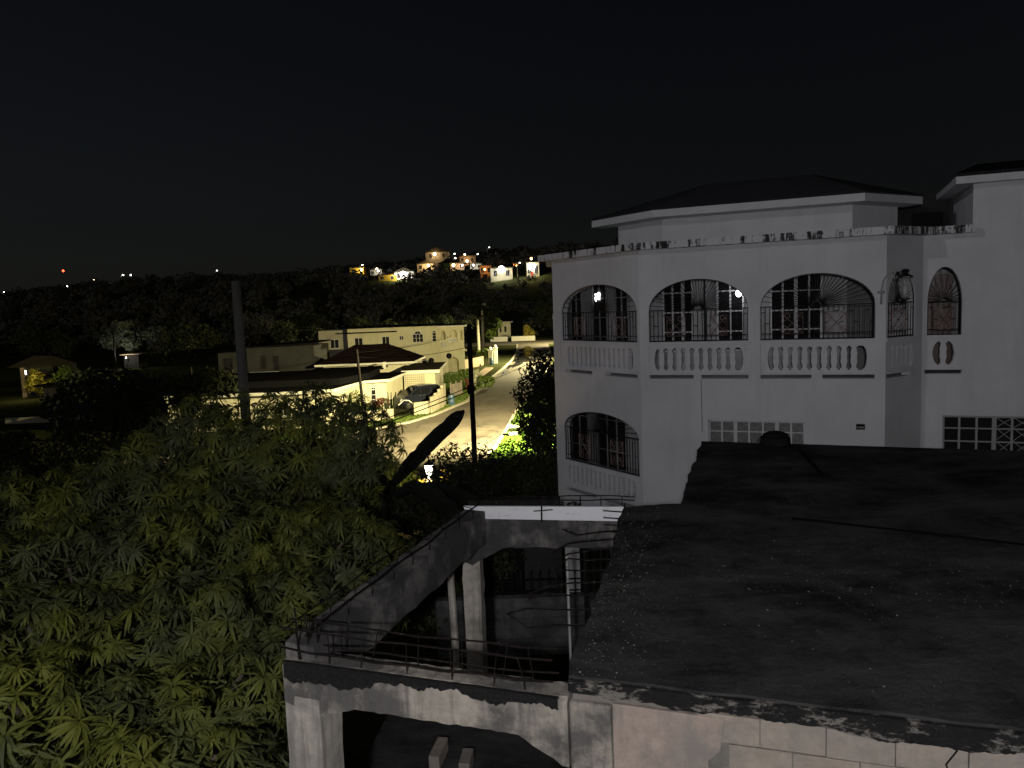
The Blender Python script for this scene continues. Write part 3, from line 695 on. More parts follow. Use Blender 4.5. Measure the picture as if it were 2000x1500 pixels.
lumpy_beam((-.72, 9.92), (1.5, 9.60), .28, 5.34, 5.72, 'beam', 'beam_dark', haunch=[(0.1, .45, .25)])
RF = Frame((-.72, 9.92, 0), (2.22, -.32, 0))
mb = MB(); mb.add([RF.at(.02, .012, 5.90), RF.at(.08, .012, 5.735), RF.at(2.2, .012, 5.70), RF.at(2.2, .012, 5.89), RF.at(.02, -.03, 5.90), RF.at(.08, -.03, 5.735), RF.at(2.2, -.03, 5.70), RF.at(2.2, -.03, 5.89)], [(0, 1, 2, 3), (5, 4, 7, 6), (3, 7, 4, 0), (1, 5, 6, 2), (0, 4, 5, 1), (2, 6, 7, 3)]); mb.build('white_board', 'white_board', frame)
def column(x, y, w, d, z0, z1, mat, ang=-20, name='column'):
    e = Vector((math.cos(R(ang)), math.sin(R(ang)), 0)); f = Frame((x, y, 0), e); mb = MB(); n = 14; prev = None
    for i in range(n+1):
        z = z0+(z1-z0)*i/n; j = lambda: random.uniform(-.008, .008); k = len(mb.v)
        mb.v += [f.at(j(), j(), z), f.at(w+j(), j(), z), f.at(w+j(), -d+j(), z), f.at(j(), -d+j(), z)]
        if prev is not None:
            for q in range(4): mb.f.append((prev+q, prev+(q+1) % 4, k+(q+1) % 4, k+q))
        else: mb.f.append((k+3, k+2, k+1, k))
        prev = k
    mb.f.append((prev, prev+1, prev+2, prev+3)); return mb.build(name, mat, frame)
column(-1.93, 5.92, .33, .29, 1.85, 5.45, 'column_concrete')
column(-.76, 10.0, .24, .24, 3.13, 5.36, 'column_concrete', -9)
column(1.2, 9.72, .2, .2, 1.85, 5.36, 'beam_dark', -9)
prop = MB(); prop.tube([(-.86, 9.72, 3.14), (-.90, 9.66, 5.4)], [.05, .045], 7); prop.build('prop', 'column_concrete', frame)
crust(Frame((*NL, 0), (NRt[0]-NL[0], NRt[1]-NL[1], 0)), .02, 2.3, 5.745, .10, .09, .016, 'mould_crust', 'mould_dark', frame, 8)
mb = MB(); mb.prism([(-2.3, 5.75, 3.0), (.30, 4.95, 3.0), (1.45, 10.5, 3.0), (-1.7, 10.8, 3.0)], (0, 0, .15)); mb.build('floor_slab', 'slab_top', frame)
# rebar cages
BF = Frame((*NL, 0), (NRt[0]-NL[0], NRt[1]-NL[1], 0))
mb = MB()
for (w, z) in ((-.05, 5.99), (-.2, 6.00), (-.05, 5.82), (-.21, 5.81)):
    mb.tube([BF.at(-.05+2.3*i/8, w+random.uniform(-.008, .008), z+random.uniform(-.012, .012)-.02*math.sin(math.pi*i/8)) for i in range(9)], .008, 5)
for i in range(7):
    u = .10+.33*i+random.uniform(-.08, .08); t = random.uniform(-.06, .06); mb.tube([BF.at(u, -.05, 5.72), BF.at(u+t*.4, -.05, 5.86), BF.at(u+t, -.05, 5.99+random.uniform(-.02, .02))], .005, 5); mb.tube([BF.at(u+.02, -.2, 5.72), BF.at(u+t+.03, -.2, 6.0)], .005, 5)
for q in range(3): mb.tube([BF.at(.12+.06*q, -.06-.05*q, 5.7), BF.at(.11+.06*q, -.06-.05*q, 6.16-.05*q)], .008, 5)
mb.build('rebar_cage', 'rebar_rust', frame)
mb = MB()
for (w, z) in ((.04, 5.99), (.22, 5.96)):
    mb.tube([LF.at(-.05+4.15*i/10, w+random.uniform(-.012, .012), z+random.uniform(-.012, .012)) for i in range(11)], .008, 5)
for i in range(9): mb.tube([LF.at(.2+.45*i, .04, 5.84), LF.at(.2+.45*i, .04, 5.99), LF.at(.2+.45*i, .22, 5.96), LF.at(.2+.45*i, .22, 5.84)], .005, 4)
mb.build('rebar_cage', 'rebar_rust', frame)
mb = MB()
for (w, z) in ((-.05, 5.97), (-.18, 5.98)):
    mb.tube([RF.at(2.25*i/8, w, z+random.uniform(-.012, .012)) for i in range(9)], .008, 5)
for i in range(8): mb.tube([RF.at(.2+.27*i, -.05, 5.72), RF.at(.2+.27*i, -.05, 5.97), RF.at(.2+.27*i, -.18, 5.98), RF.at(.2+.27*i, -.18, 5.72)], .005, 4)
mb.tube([RF.at(1.05, .03, 5.70), RF.at(1.06, .03, 6.05)], .012, 5); mb.tube([RF.at(.95, .03, 5.84), RF.at(1.2, .03, 5.86)], .008, 5)
mb.tube([RF.at(2.1, .05, 5.45), RF.at(2.12, .05, 5.95)], .010, 5)
for q in range(4): mb.tube([RF.at(1.85, .08, 5.86-.09*q), RF.at(2.35, .03, 5.81-.09*q)], .009, 5)
mb.build('rebar_cage', 'rebar_rust', frame)
# bent bars sticking out of the slab edge
for i in range(9):
    t = .22+.075*i; p = nl.lerp(b2, t); q = Vector((-.55-.25*random.random(), .12-.03*i, 0)); z = ZS-.07
    mb = MB(); mb.tube([p+Vector((.1, 0, z)), p+q*.4+Vector((0, 0, z-.0)), p+q*.75+Vector((0, 0, z-.04+.08*random.random())), p+q+Vector((0, 0, z+random.uniform(-.16, .10)))], .009, 5); mb.build('rebar', 'rebar_rust', ruin)
mb = MB(); mb.tube([b1.lerp(b2, .5)+Vector((.6, .05, ZS-.05)), b1.lerp(b2, .5)+Vector((.6, .05, ZS+.14))], .012, 5); mb.build('rebar', 'rebar_rust', ruin)
mb = MB(); mb.tube([(.62, 9.6, 5.32), (.63, 9.6, 3.14)], .018, 6)
tag(mb.build('drop_pipe', 'pvc_pale'), 'thin pale vertical pipe hanging below the rear beam of the concrete frame', 'pipe')
# pale grit washed along the slab (countless)
def grit():
    V = []; Fc = []; base = np.array([(1, 0, 0), (-.5, .87, 0), (-.5, -.87, 0), (0, 0, .8)])
    n = 1000
    for i in range(n):
        if i < 480:
            t = random.random(); p = nl.lerp(b2, t); e = abs(random.gauss(0, .28)); x, y = p.x+.02+e, p.y-.2*e
        elif i < 850:
            u = random.gauss(2.6, 1.7); w = random.gauss(2.4, .5); q = NF.at(min(max(u, .1), 7), -max(.1, w), 0); x, y = q.x, q.y
        else:
            q = NF.at(random.uniform(.1, 7), -random.uniform(.05, 3.6), 0); x, y = q.x, q.y
        s = random.uniform(.003, .0065)*(1 if i % 9 else 1.9); k = len(V)*1; a = random.random()*6.3; ca, sa = math.cos(a), math.sin(a)
        for b in base: V.append((x+s*(b[0]*ca-b[1]*sa), y+s*(b[0]*sa+b[1]*ca), ZS+s*b[2]+.0005))
        Fc += [(k, k+1, k+3), (k+1, k+2, k+3), (k+2, k, k+3)]
    o = np_mesh('grit', np.array(V), np.array(Fc), 'pebble_pale', None, ruin); o['kind'] = 'stuff'
grit()
mb = MB(); mb.tube([NF.at(1.6, -4.3, ZS+.015), NF.at(2.6, -4.05, ZS+.015), NF.at(3.9, -3.7, ZS+.015), NF.at(5.2, -3.35, ZS+.015), NF.at(6.6, -2.9, ZS+.015)], .014, 6)
tag(mb.build('roof_cable', 'cable_black'), 'long black cable lying across the middle of the black roof slab', 'cable')
mb = MB(); mb.tube([(4.75, 12.6, ZS+.025), (4.35, 10.6, ZS+.025)], .022, 6); tag(mb.build('iron_bar', 'rebar_rust'), 'short dark bar lying near the far edge of the black slab', 'bar')
def lump():
    t = thing('black_bag', 'squat black container at the far edge of the black roof slab', 'container', (4.55, 13.2, ZS))  # low black bag, built as a squat lidded drum
    mb = MB(); mb.lathe((4.55, 13.2, ZS+.0), [(.22, 0), (.26, .03), (.25, .15), (.20, .18)], 12); mb.build('body', 'black_plastic', t, True)
    mb = MB(); mb.lathe((4.55, 13.2, ZS+.18), [(.21, 0), (.22, .02), (.14, .06), (.05, .08)], 12); mb.build('lid', 'black_plastic', t, True)
lump()
# yard behind the frame: low block wall with spiked railing, gate, spare blocks
yw = thing('yard_wall', 'low dark block wall seen through the concrete frame', 'wall', (.6, 14, 1.9))
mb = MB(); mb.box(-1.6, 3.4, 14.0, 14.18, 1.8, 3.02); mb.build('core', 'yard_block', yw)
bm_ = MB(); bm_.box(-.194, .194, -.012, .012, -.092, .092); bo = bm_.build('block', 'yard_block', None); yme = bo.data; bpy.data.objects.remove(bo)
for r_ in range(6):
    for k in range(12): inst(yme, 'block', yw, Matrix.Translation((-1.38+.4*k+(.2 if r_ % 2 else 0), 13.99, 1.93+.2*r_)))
rl = thing('spiked_railing', 'black spiked iron railing on top of the yard wall', 'railing', (.6, 14.09, 3.02))
mb = MB(); mb.tube([(-.7, 14.09, 3.10), (2.6, 14.09, 3.10)], .014, 5); mb.tube([(-.7, 14.09, 3.32), (2.6, 14.09, 3.32)], .014, 5); mb.build('rail', 'iron_black', rl)
bm_ = MB(); bm_.tube([(0, 0, 0), (0, 0, .40)], .010, 5); bm_.lathe((0, 0, .40), [(.010, 0), (.024, .03), (.002, .10)], 5); bo = bm_.build('bar', 'iron_black', None); rme = bo.data; bpy.data.objects.remove(bo)
for k in range(20): inst(rme, 'bar', rl, Matrix.Translation((-.65+.17*k, 14.09, 3.02)))
gt = thing('iron_gate', 'dark iron gate with crossed bars between yard wall and black slab', 'gate', (1.75, 13.6, 1.9))
mb = MB()
for k in range(9): mb.tube([(1.25+.12*k, 13.6, 2.4), (1.25+.12*k, 13.6, 4.2)], .012, 5)
for z in (2.45, 3.0, 3.6, 4.15): mb.tube([(1.2, 13.6, z), (2.3, 13.6, z)], .014, 5)
for k in range(8):
    for s in (0, 1): mb.tube([(1.25+.12*k+.12*s, 13.58, 3.0), (1.25+.12*k+.12*(1-s), 13.58, 3.2)], .008, 4); mb.tube([(1.25+.12*k+.12*s, 13.58, 2.5), (1.25+.12*k+.12*(1-s), 13.58, 2.9)], .008, 4)
mb.build('bars', 'iron_black', gt)
mb = MB(); mb.tube([(1.2, 13.6, 1.9), (1.2, 13.6, 4.3)], .03, 6); mb.build('post', 'iron_black', gt)
mb = MB(); mb.box(.9, 1.18, 14.4, 14.6, 1.9, 4.4); tag(mb.build('gate_pillar', 'interior_paint', None, bevel=.015), 'narrow white pillar beside the iron gate behind the frame', 'pillar')
wf = thing('shed_wall', 'dark grey rendered shed wall with a black doorway behind the yard railing', 'wall', (.2, 15.6, 1.9))
mb = MB(); mb.box(-1.0, -.75, 15.6, 15.75, 1.9, 4.5); mb.box(.12, .9, 15.6, 15.75, 1.9, 4.5); mb.box(-.75, .12, 15.6, 15.75, 4.2, 4.5); mb.build('wall', 'grey_wall', wf)
mb = MB(); mb.box(-.75, .12, 15.66, 15.72, 1.9, 4.2); mb.build('door', 'black_plastic', wf)
for (x, y, a, lab, l) in [(-1.04, 8.66, 80, 'long grey concrete block lying on the floor under the front beam', .42), (-.70, 8.45, 84, 'shorter grey concrete block lying right of the long one under the front beam', .32), (-1.06, 9.66, 60, 'small pale rubble chunk on the dark carport floor', .16)]:
    f = Frame((x, y, 0), (math.cos(R(a)), math.sin(R(a)), 0)); mb = MB(); h = .1 if l > .3 else .08
    mb.obox(f.at(-l/2, -.065, 3.152), f.e*l, f.n*.13, (0, 0, h*1.7)); tag(mb.build('concrete_block', 'block_concrete', None, bevel=.01), lab, 'block', 'spare blocks under the front beam')

# ------------------------------------------------------------------ foliage builders
def rot_from_z(n):
    n = np.asarray(n, float); n /= np.linalg.norm(n)
    a = np.array([1, 0, 0]) if abs(n[0]) < .8 else np.array([0, 1, 0]); x = np.cross(a, n); x /= np.linalg.norm(x); y = np.cross(n, x); return np.stack([x, y, n], 1)
def whorl(seed, nleaf=22, L=.19, wd=.0135):
    r = np.random.default_rng(seed); V = []; F = []; T = []
    for i in range(nleaf):
        az = i*2.4+r.uniform(-.3, .3); el = r.uniform(-.55, .70); l = L*r.uniform(.7, 1.15); w = wd*r.uniform(.8, 1.15)
        d = np.array([math.cos(az)*math.cos(el), math.sin(az)*math.cos(el), math.sin(el)]); s = np.cross(d, [0, 0, 1]); s /= np.linalg.norm(s); upn = np.cross(s, d)
        droop = r.uniform(.25, .7); pts = []
        for t, ww in ((.06, .25), (.35, 1), (.7, .8), (1, .04)):
            c = d*l*t-np.array([0, 0, 1])*droop*l*t*t; pts += [c-s*w*ww-upn*w*ww*.0+upn*w*.35*ww, c, c+s*w*ww+upn*w*.35*ww]
        k = len(V); V += pts; tt = r.uniform(0, .6)
        for j in range(3):
            a = k+3*j; F += [(a, a+1, a+4, a+3), (a+1, a+2, a+5, a+4)]; T += [tt, tt]
    return np.array(V), np.array(F), np.array(T)
def leaf_mass(lobes, n, size, seed, flat=.75, shell=(.65, 1.0), up=.4, aspect=.42):
    """many small folded leaves through the outer volume of ellipsoid lobes (x,y,z,r)"""
    r = np.random.default_rng(seed); lb = np.array(lobes, float); wgt = lb[:, 3]**2; wgt /= wgt.sum()
    idx = r.choice(len(lb), n, p=wgt); d = r.normal(size=(n, 3)); d /= np.linalg.norm(d, axis=1)[:, None]
    rad = r.uniform(*shell, n)*(1+.18*np.sin(d[:, 0]*5+idx)*np.sin(d[:, 1]*6+2*idx)+.1*np.sin(d[:, 2]*9+idx))
    c = lb[idx, :3]+d*(lb[idx, 3]*rad)[:, None]*np.array([1, 1, flat])
    nn = d+r.normal(size=(n, 3))*.6+np.array([0, 0, up]); nn /= np.linalg.norm(nn, axis=1)[:, None]
    t = np.cross(nn, r.normal(size=(n, 3))); t /= np.linalg.norm(t, axis=1)[:, None]; b = np.cross(nn, t)
    s = size*r.uniform(.6, 1.3, n)[:, None]
    V = np.stack([c-t*s, c+b*s*aspect-nn*s*.1, c+t*s, c-b*s*aspect-nn*s*.1], 1).reshape(-1, 3)
    F = np.arange(4*n).reshape(n, 4); return V, F, r.uniform(0, .7, n)
def tree(name, label, cat, base, lobes, n, size, leaf, trunk_r=.15, group=None, bark='bark', seed=1, flat=.75, part='crown', limbs=True, aspect=.42):
    t = thing(name, label, cat, base, group); V, F, T = leaf_mass(lobes, n, size, seed, flat, aspect=aspect)
    np_mesh(part, V, F, leaf, T, t)
    bx, by, bz = base; lb = sorted(lobes, key=lambda l: -l[3]); cx = sum(l[0] for l in lobes)/len(lobes); cy_ = sum(l[1] for l in lobes)/len(lobes); cz = min(l[2] for l in lobes)
    mb = MB(); fork = Vector((bx+(cx-bx)*.4, by+(cy_-by)*.4, bz+(cz-bz)*.6))
    mb.tube([(bx, by, bz-.1), (bx+.05, by, bz+(fork.z-bz)*.5), fork], [trunk_r, trunk_r*.8, trunk_r*.65], 7); mb.build('trunk', bark, t, True)
    if limbs:
        for l in lb[:6]:
            mb = MB(); q = Vector(l[:3]); mb.tube([fork, fork.lerp(q, .5)+Vector((0, 0, .1*l[3])), q], [trunk_r*.5, trunk_r*.35, trunk_r*.12], 5); mb.build('branch', bark, t, True)
    return t

# ------------------------------------------------------------------ mango tree at lower left
MANGO = [(-3.86, 12.82, 6.75, 1.6), (-5.04, 12.34, 6.70, 1.4), (-2.95, 12.7, 6.80, 1.05), (-5.8, 11.31, 6.07, 1.4), (-6.95, 10.8, 6.01, 1.3), (-8.27, 10.81, 6.03, 1.4), (-3.57, 10.28, 5.76, 1.4), (-2.28, 9.76, 5.59, 0.95), (-4.32, 9.27, 5.75, 1.3), (-5.29, 8.77, 5.76, 1.2), (-6.44, 8.77, 5.75, 1.2), (-2.67, 8.53, 5.38, 0.85), (-3.29, 7.73, 5.48, 1.0), (-3.99, 7.23, 5.51, 1.0), (-4.83, 7.25, 5.64, 0.95), (-2.57, 6.71, 5.29, 0.7), (-3.0, 6.1, 5.25, 0.8), (-3.61, 5.91, 5.38, 0.8), (-4.09, 5.74, 5.66, 0.8), (-2.43, 5.69, 5.12, 0.55), (-2.87, 5.3, 5.26, 0.6), (-5.32, 6.73, 5.53, 1.0)]
def mango():
    t = thing('mango_tree', 'big mango tree filling the lower left with whorls of long narrow leaves', 'tree', (-5.2, 9.4, 1.9))
    lb = np.array(MANGO); pts = []; nrm = []; r = np.random.default_rng(3)
    lbz = lb.copy(); lbz[:, 2] -= lbz[:, 3]*.62
    dens = 46
    for i, l in enumerate(lbz):
        n = int(dens*l[3]**2*4*.75)
        for _ in range(n):
            d = r.normal(size=3); d /= np.linalg.norm(d); d[2] = abs(d[2])*1.0-.35*(r.random() < .45)
            d /= np.linalg.norm(d)
            k = r.uniform(.82, 1.04)+.10*math.sin(4*d[0]+i)*math.sin(5*d[1]+2*i); p = l[:3]+d*l[3]*k*np.array([1, 1, .95])
            dd = np.linalg.norm((lbz[:, :3]-p), axis=1)/lbz[:, 3]
            if (np.delete(dd, i) < .72).any(): continue
            pts.append(p); nrm.append(d*.7+np.array([0, 0, .55])+r.normal(size=3)*.22)
    pts = np.array(pts); nrm = np.array(nrm); cp = np.array([0, 0, 8.5])
    vis = (pts-cp); score = np.linalg.norm(vis, axis=1)+1.2*((vis/np.linalg.norm(vis, axis=1)[:, None]*(nrm/np.linalg.norm(nrm, axis=1)[:, None])).sum(1))
    inview = (pts[:, 0] > -.68*pts[:, 1]-.2)
    score = score+np.where(inview, 0, 50); order = np.argsort(score)
    proto = [whorl(s) for s in range(10)]
    mes = []
    for i, (V, F, T) in enumerate(proto):
        o = np_mesh('leaf_cluster', V, F, 'mango_leaf', T); mes.append(o.data); bpy.data.objects.remove(o)
    big = set(order[:300].tolist()); VV = []; FF = []; TT = []; off = 0
    for i, (p, n) in enumerate(zip(pts, nrm)):
        M = rot_from_z(n)@np.array([[math.cos(i), -math.sin(i), 0], [math.sin(i), math.cos(i), 0], [0, 0, 1]]); s = r.uniform(.6, 1.3)
        if i in big:
            m4 = Matrix.Translation(p) @ Matrix([list(q) for q in M]).to_4x4() @ Matrix.Scale(s, 4); inst(mes[i % 10], 'leaf_cluster', t, m4)
        else:
            V, F, T = proto[i % 10]; VV.append((V*s)@M.T+p); FF.append(F+off); TT.append(np.clip(T+r.uniform(-.15, .5), 0, 1)); off += len(V)
    o = np_mesh('foliage', np.concatenate(VV), np.concatenate(FF), 'mango_leaf', np.concatenate(TT), t); o['kind'] = 'stuff'
    V, F, T = leaf_mass(lbz.tolist(), 26000, .10, 31, .9, (.55, .9), .5, .17); o = np_mesh('foliage', V, F, 'mango_leaf', T*.6, t); o['kind'] = 'stuff'
    fork = Vector((-4.9, 9.4, 3.3)); mb = MB(); mb.tube([(-5.2, 9.4, 1.8), (-5.1, 9.4, 2.6), fork], [.32, .27, .24], 9); mb.build('trunk', 'bark', t, True)
    for l in lbz:
        q = Vector(l[:3]); mb = MB(); mb.tube([fork, fork.lerp(q, .55)+Vector((0, 0, -.25)), q+Vector((0, 0, l[3]*.55))], [.12, .07, .02], 5); mb.build('branch', 'bark', t, True)
mango()

# ------------------------------------------------------------------ banana plant
def banana():
    t = thing('banana_plant', 'banana plant with one long dark leaf raised against the lit road', 'plant', (-2.62, 16.7, 1.9))
    mb = MB(); mb.tube([(-2.80, 16.7, 1.85), (-2.85, 16.72, 3.2), (-2.95, 16.75, 4.45)], [.13, .11, .06], 8); mb.build('stem', 'dark_leaf', t, True)
    def leaf(base, mid, tip, w, sd, fold=.12):
        r = random.Random(sd); mb = MB(); base, mid, tip = Vector(base), Vector(mid), Vector(tip); n = 22; prev = None
        for i in range(n+1):
            s = i/n; c = base*(1-s)**2+mid*2*s*(1-s)+tip*s*s; d = ((mid-base)*(1-s)+(tip-mid)*s).normalized(); v = Vector((0, 1, .15)); side = d.cross(v).normalized(); nor = side.cross(d)
            ww = w*(min(1, .28+s*1.6) if s < .45 else 1)*(1 if s < .82 else math.sqrt(max(.02, 1-((s-.82)/.18)**2)))
            wl, wr = ww*(1+r.uniform(-.06, .03)), ww*(1+(r.uniform(-.30, -.15) if i % 7 == 4 else r.uniform(-.08, .03))); k = len(mb.v)
            mb.v += [c-side*wl+nor*fold*wl, c, c+side*wr+nor*fold*wr]
            if prev is not None: mb.f += [(prev, prev+1, k+1, k), (prev+1, prev+2, k+2, k+1)]
            prev = k
        o = mb.build('leaf', 'banana_leaf', t, True); m = o.modifiers.new('thick', 'SOLIDIFY'); m.thickness = .006
        rb = MB(); rb.tube([base*(1-s)**2+mid*2*s*(1-s)+tip*s*s+Vector((0, -.012, 0)) for s in [i/8 for i in range(9)]], [.03*(1-.85*i/8)+.003 for i in range(9)], 5); rb.build('midrib', 'banana_leaf', o, True)
    leaf((-3.02, 16.75, 4.35), (-2.30, 17.4, 5.16), (-1.17, 18.3, 6.04), .185, 1)
    leaf((-2.6, 16.75, 4.4), (-1.6, 17.0, 4.85), (-.5, 17.3, 3.6), .17, 2)
    leaf((-2.6, 16.75, 4.4), (-2.2, 16.2, 5.0), (-1.2, 15.8, 4.1), .22, 3)
    leaf((-2.62, 16.75, 4.4), (-3.4, 17.2, 5.2), (-4.2, 17.6, 4.4), .22, 4)
banana()

# ------------------------------------------------------------------ near shrubs, garden lamp, right-hand tree
def rl_(cx, cy_, z0, z1, w, n, seed):
    r = random.Random(seed); return [(cx+r.uniform(-w, w), cy_+r.uniform(-w, w)*.6, r.uniform(z0+.3*(z1-z0), z1-.12*(z1-z0)), r.uniform(.26, .42)*(z1-z0)*.8) for _ in range(n)]
for i, (x, y, top, w, lab) in enumerate([(-1.7, 23.6, 3.6, .8, 'dark hedge shrub just right of the lit garden lamp'), (-.73, 23.64, 4.0, .8, 'dark shrub below the black roadside pole'), (.5, 25.6, 4.2, .9, 'dark bushy shrub left of the white house, under the lit verge'),
        (1.0, 23.6, 4.0, .6, 'dark shrub touching the left corner of the white house'), (-1.62, 18.6, 3.8, .8, 'black shrub behind the banana plant'), (-2.5, 14.4, 4.2, .7, 'black shrub in front of the banana stem'), (-1.3, 14.9, 4.0, .7, 'black shrub between the banana stem and the carport corner'), (-3.3, 17.8, 4.3, .8, 'black shrub left behind the banana stem'), (-.5, 17.7, 4.0, .8, 'black shrub directly behind the rear beam of the concrete frame'), (.5, 19.6, 3.7, .8, 'black shrub between the frame and the white house')]):
    tree('dark_shrub', lab, 'shrub', (x, y, tz(x, y)), rl_(x, y, tz(x, y), top, w, 7, i+20), 2600, .075, 'dark_leaf', .05, 'dark shrubs in front of the road', seed=i+40, flat=.85, part='foliage')
tree('green_bush', 'green bush at the left end of the road, lit yellow green', 'bush', (-4.4, 27.5, tz(-4, 27.5)), [(-4.5, 27.2, 2.5, .8), (-4.0, 27.0, 2.2, .7), (-5.1, 27.4, 2.9, .8), (-4.7, 27.0, 1.9, .8), (-5.6, 27.6, 2.4, .8)], 5200, .085, 'bush_leaf', .06, seed=61, flat=.9, part='foliage')
tree('green_bush', 'dark bush between the big mango crown and the lit road corner', 'bush', (-6.6, 30, tz(-6, 30)), [(-6.6, 30, 2.6, .9), (-7.3, 30.2, 3.0, .9), (-5.9, 30, 2.4, .7), (-8.0, 30.4, 3.3, .8), (-6.9, 29.6, 1.9, .9)], 4200, .085, 'dark_leaf', .06, seed=62, flat=.9, part='foliage')
tree('garden_plant', 'spindly leafy plant standing up beside the lit garden lamp', 'plant', (-2.45, 26.6, tz(-2.4, 26.6)), [(-2.5, 26.6, 3.3, .35), (-2.2, 26.6, 3.55, .3), (-2.75, 26.6, 3.15, .35), (-1.9, 26.5, 3.2, .35)], 420, .085, 'dark_leaf', .02, seed=63, flat=1)
for i, (x, y, top, w, lab) in enumerate([(-12.5, 31, 3.7, 1.6, 'dark shrub right behind the timber pole'), (-17, 32, 3.9, 1.8, 'dark shrub left of the timber pole behind the mango crown'), (-22, 34, 3.6, 2.0, 'dark shrub at the left behind the mango crown'), (-9.6, 33, 3.2, 1.2, 'dark shrub below the thin bungalow pole')]):
    tree('dark_shrub', lab, 'shrub', (x, y, tz(x, y)), rl_(x, y, tz(x, y), top, w, 12, i+220), 3600, .11, 'dark_leaf', .05, 'dark shrubs in front of the road', seed=i+240, flat=.85, part='foliage')
gl = thing('garden_lamp', 'lit white garden lantern on a post in front of the road', 'lamp', (-2.92, 25.6, tz(-2.9, 25.6)))
gz = tz(-2.92, 25.6)
mb = MB(); mb.lathe((-2.92, 25.6, gz-.05), [(.16, 0), (.16, 1.62), (.2, 1.64), (.2, 1.7)], 10); mb.build('post', 'kerb_concrete', gl)
mb = MB(); mb.lathe((-2.92, 25.6, gz+1.66), [(.05, 0), (.05, .14), (.09, .16), (.15, .44), (.14, .47)], 10); mb.build('lamp_glass', 'lamp_soft', gl, True)
mb = MB(); mb.lathe((-2.92, 25.6, gz+2.13), [(.18, 0), (.15, .05), (.05, .13), (.01, .2)], 10); mb.build('cap', 'iron_black', gl)
lamp_light('lamp_light', (-2.92, 25.25, gz+1.85), 140, (1, .72, .36), gl, .1)
tree('yellow_shrub', 'yellow flowering shrub glowing around the base of the garden lamp', 'shrub', (-2.75, 25.75, gz), [(-3.2, 25.5, gz+1.45, .28), (-2.6, 25.5, gz+1.45, .3), (-2.2, 25.7, gz+1.5, .33), (-2.4, 25.8, gz+1.75, .25)], 900, .05, 'yellow_leaf', .03, seed=64, flat=.7, part='foliage')
mb = MB(); mb.lathe((-2.85, 25.35, gz), [(.05, 0), (.32, 1.12), (.36, 1.2), (.34, 1.22)], 14); tag(mb.build('planter_bowl', 'terracotta', None, True), 'orange planter bowl under the glowing garden lamp', 'planter')
tree('street_tree', 'dark leafy tree between the road and the left edge of the white house', 'tree', (1.6, 33, .15), [(1.2, 33, 5.6, .75), (.95, 32.8, 4.7, .95), (1.5, 33, 4.3, 1.1), (.85, 32.8, 3.6, .85), (1.4, 33, 3.2, 1.0), (1.9, 33.3, 5.3, 1.0), (1.0, 32.6, 2.8, .65), (2.4, 33.4, 3.6, 1.1), (1.35, 33, 6.2, .45)], 7200, .105, 'dark_leaf', .16, seed=70, flat=1)
tree('verge_bush', 'small bright green bush on the right verge beside the pale box', 'bush', (.75, 50, .1), [(.75, 50, .7, .55), (1.1, 50.2, .9, .6), (.5, 49.6, .5, .4), (1.5, 50.3, .6, .6)], 1500, .09, 'bush_leaf', .03, seed=71, flat=.9, part='foliage')
bxo = thing('utility_box', 'pale concrete meter box on the right grass verge', 'utility box', (-.1, 49.6, .1))
mb = MB(); mb.box(-.35, .25, 49.3, 49.9, .1, .62); mb.build('body', 'grey_frame', bxo, bevel=.02); mb = MB(); mb.box(-.45, .35, 49.2, 50.0, .62, .72); mb.build('lid', 'white_lit', bxo, bevel=.02)

# ------------------------------------------------------------------ poles, cables and street lamps
def pole(name, label, x, y, z0, z1, r, mat='creosote_pole', lean=(0, 0), arm=False):
    t = thing(name, label, 'pole', (x, y, z0)); mb = MB(); mb.tube([(x, y, z0-.3), (x+lean[0]*.5, y+lean[1]*.5, (z0+z1)/2), (x+lean[0], y+lean[1], z1)], [r, r*.9, r*.8], 10); mb.build('shaft', mat, t, True)
    return t
p1 = pole('utility_pole', 'thick weathered timber pole rising out of the mango tree', -7.33, 20.9, 1.2, 9.45, .155, 'timber_pole', (-.02, .05))
p2 = pole('utility_pole', 'black roadside pole in front of the lit road', -2.20, 41.5, 0, 7.6, .15, 'creosote_pole', (.0, .05))
mb = MB(); mb.tube([(-2.42, 41.35, 4.12), (-1.98, 41.35, 4.12)], .10, 8); mb.lathe((-2.3, 41.3, 3.85), [(.10, 0), (.13, .1), (.13, .4), (.1, .5)], 8); mb.build('cable_clamp', 'black_plastic', p2)
p3 = pole('utility_pole', 'thin dark pole in front of the cream bungalow', -9.6, 49.6, 0, 6.1, .11, 'creosote_pole', (-.35, .0))
p4 = pole('utility_pole', 'short dark pole at the far left beside the pale railing', -29.5, 49, 0, 3.3, .2, 'creosote_pole')
def cable(a, b, sag, label, r=.022):
    a, b = Vector(a), Vector(b); mb = MB(); mb.tube([a.lerp(b, i/16)-Vector((0, 0, sag*4*(i/16)*(1-i/16))) for i in range(17)], r, 5)
    tag(mb.build('overhead_cable', 'cable_black'), label, 'cable', 'overhead cables')
cable((-2.2, 41.5, 4.25), (-9.9, 31, 2.75), .10, 'upper of the paired black cables running down left from the roadside pole')
cable((-2.2, 41.5, 4.05), (-9.9, 31, 2.55), .12, 'lower of the paired black cables running down left from the roadside pole', .026)
cable((-2.2, 41.5, 4.2), (2.6, 50.5, 5.4), .15, 'black cable running from the roadside pole to the hidden street lamp', .018)
cable((-9.85, 49.6, 5.9), (-7.4, 97.5, 5.0), .3, 'thin cable from the bungalow pole to the two storey house', .02)
cable((-9.85, 49.6, 5.6), (-10.5, 79, 4.3), .25, 'thin cable from the bungalow pole to the hip roofed house', .02)
cable((-9.85, 49.6, 5.7), (-2.2, 41.5, 6.4), .3, 'cable between the bungalow pole and the black roadside pole', .014)
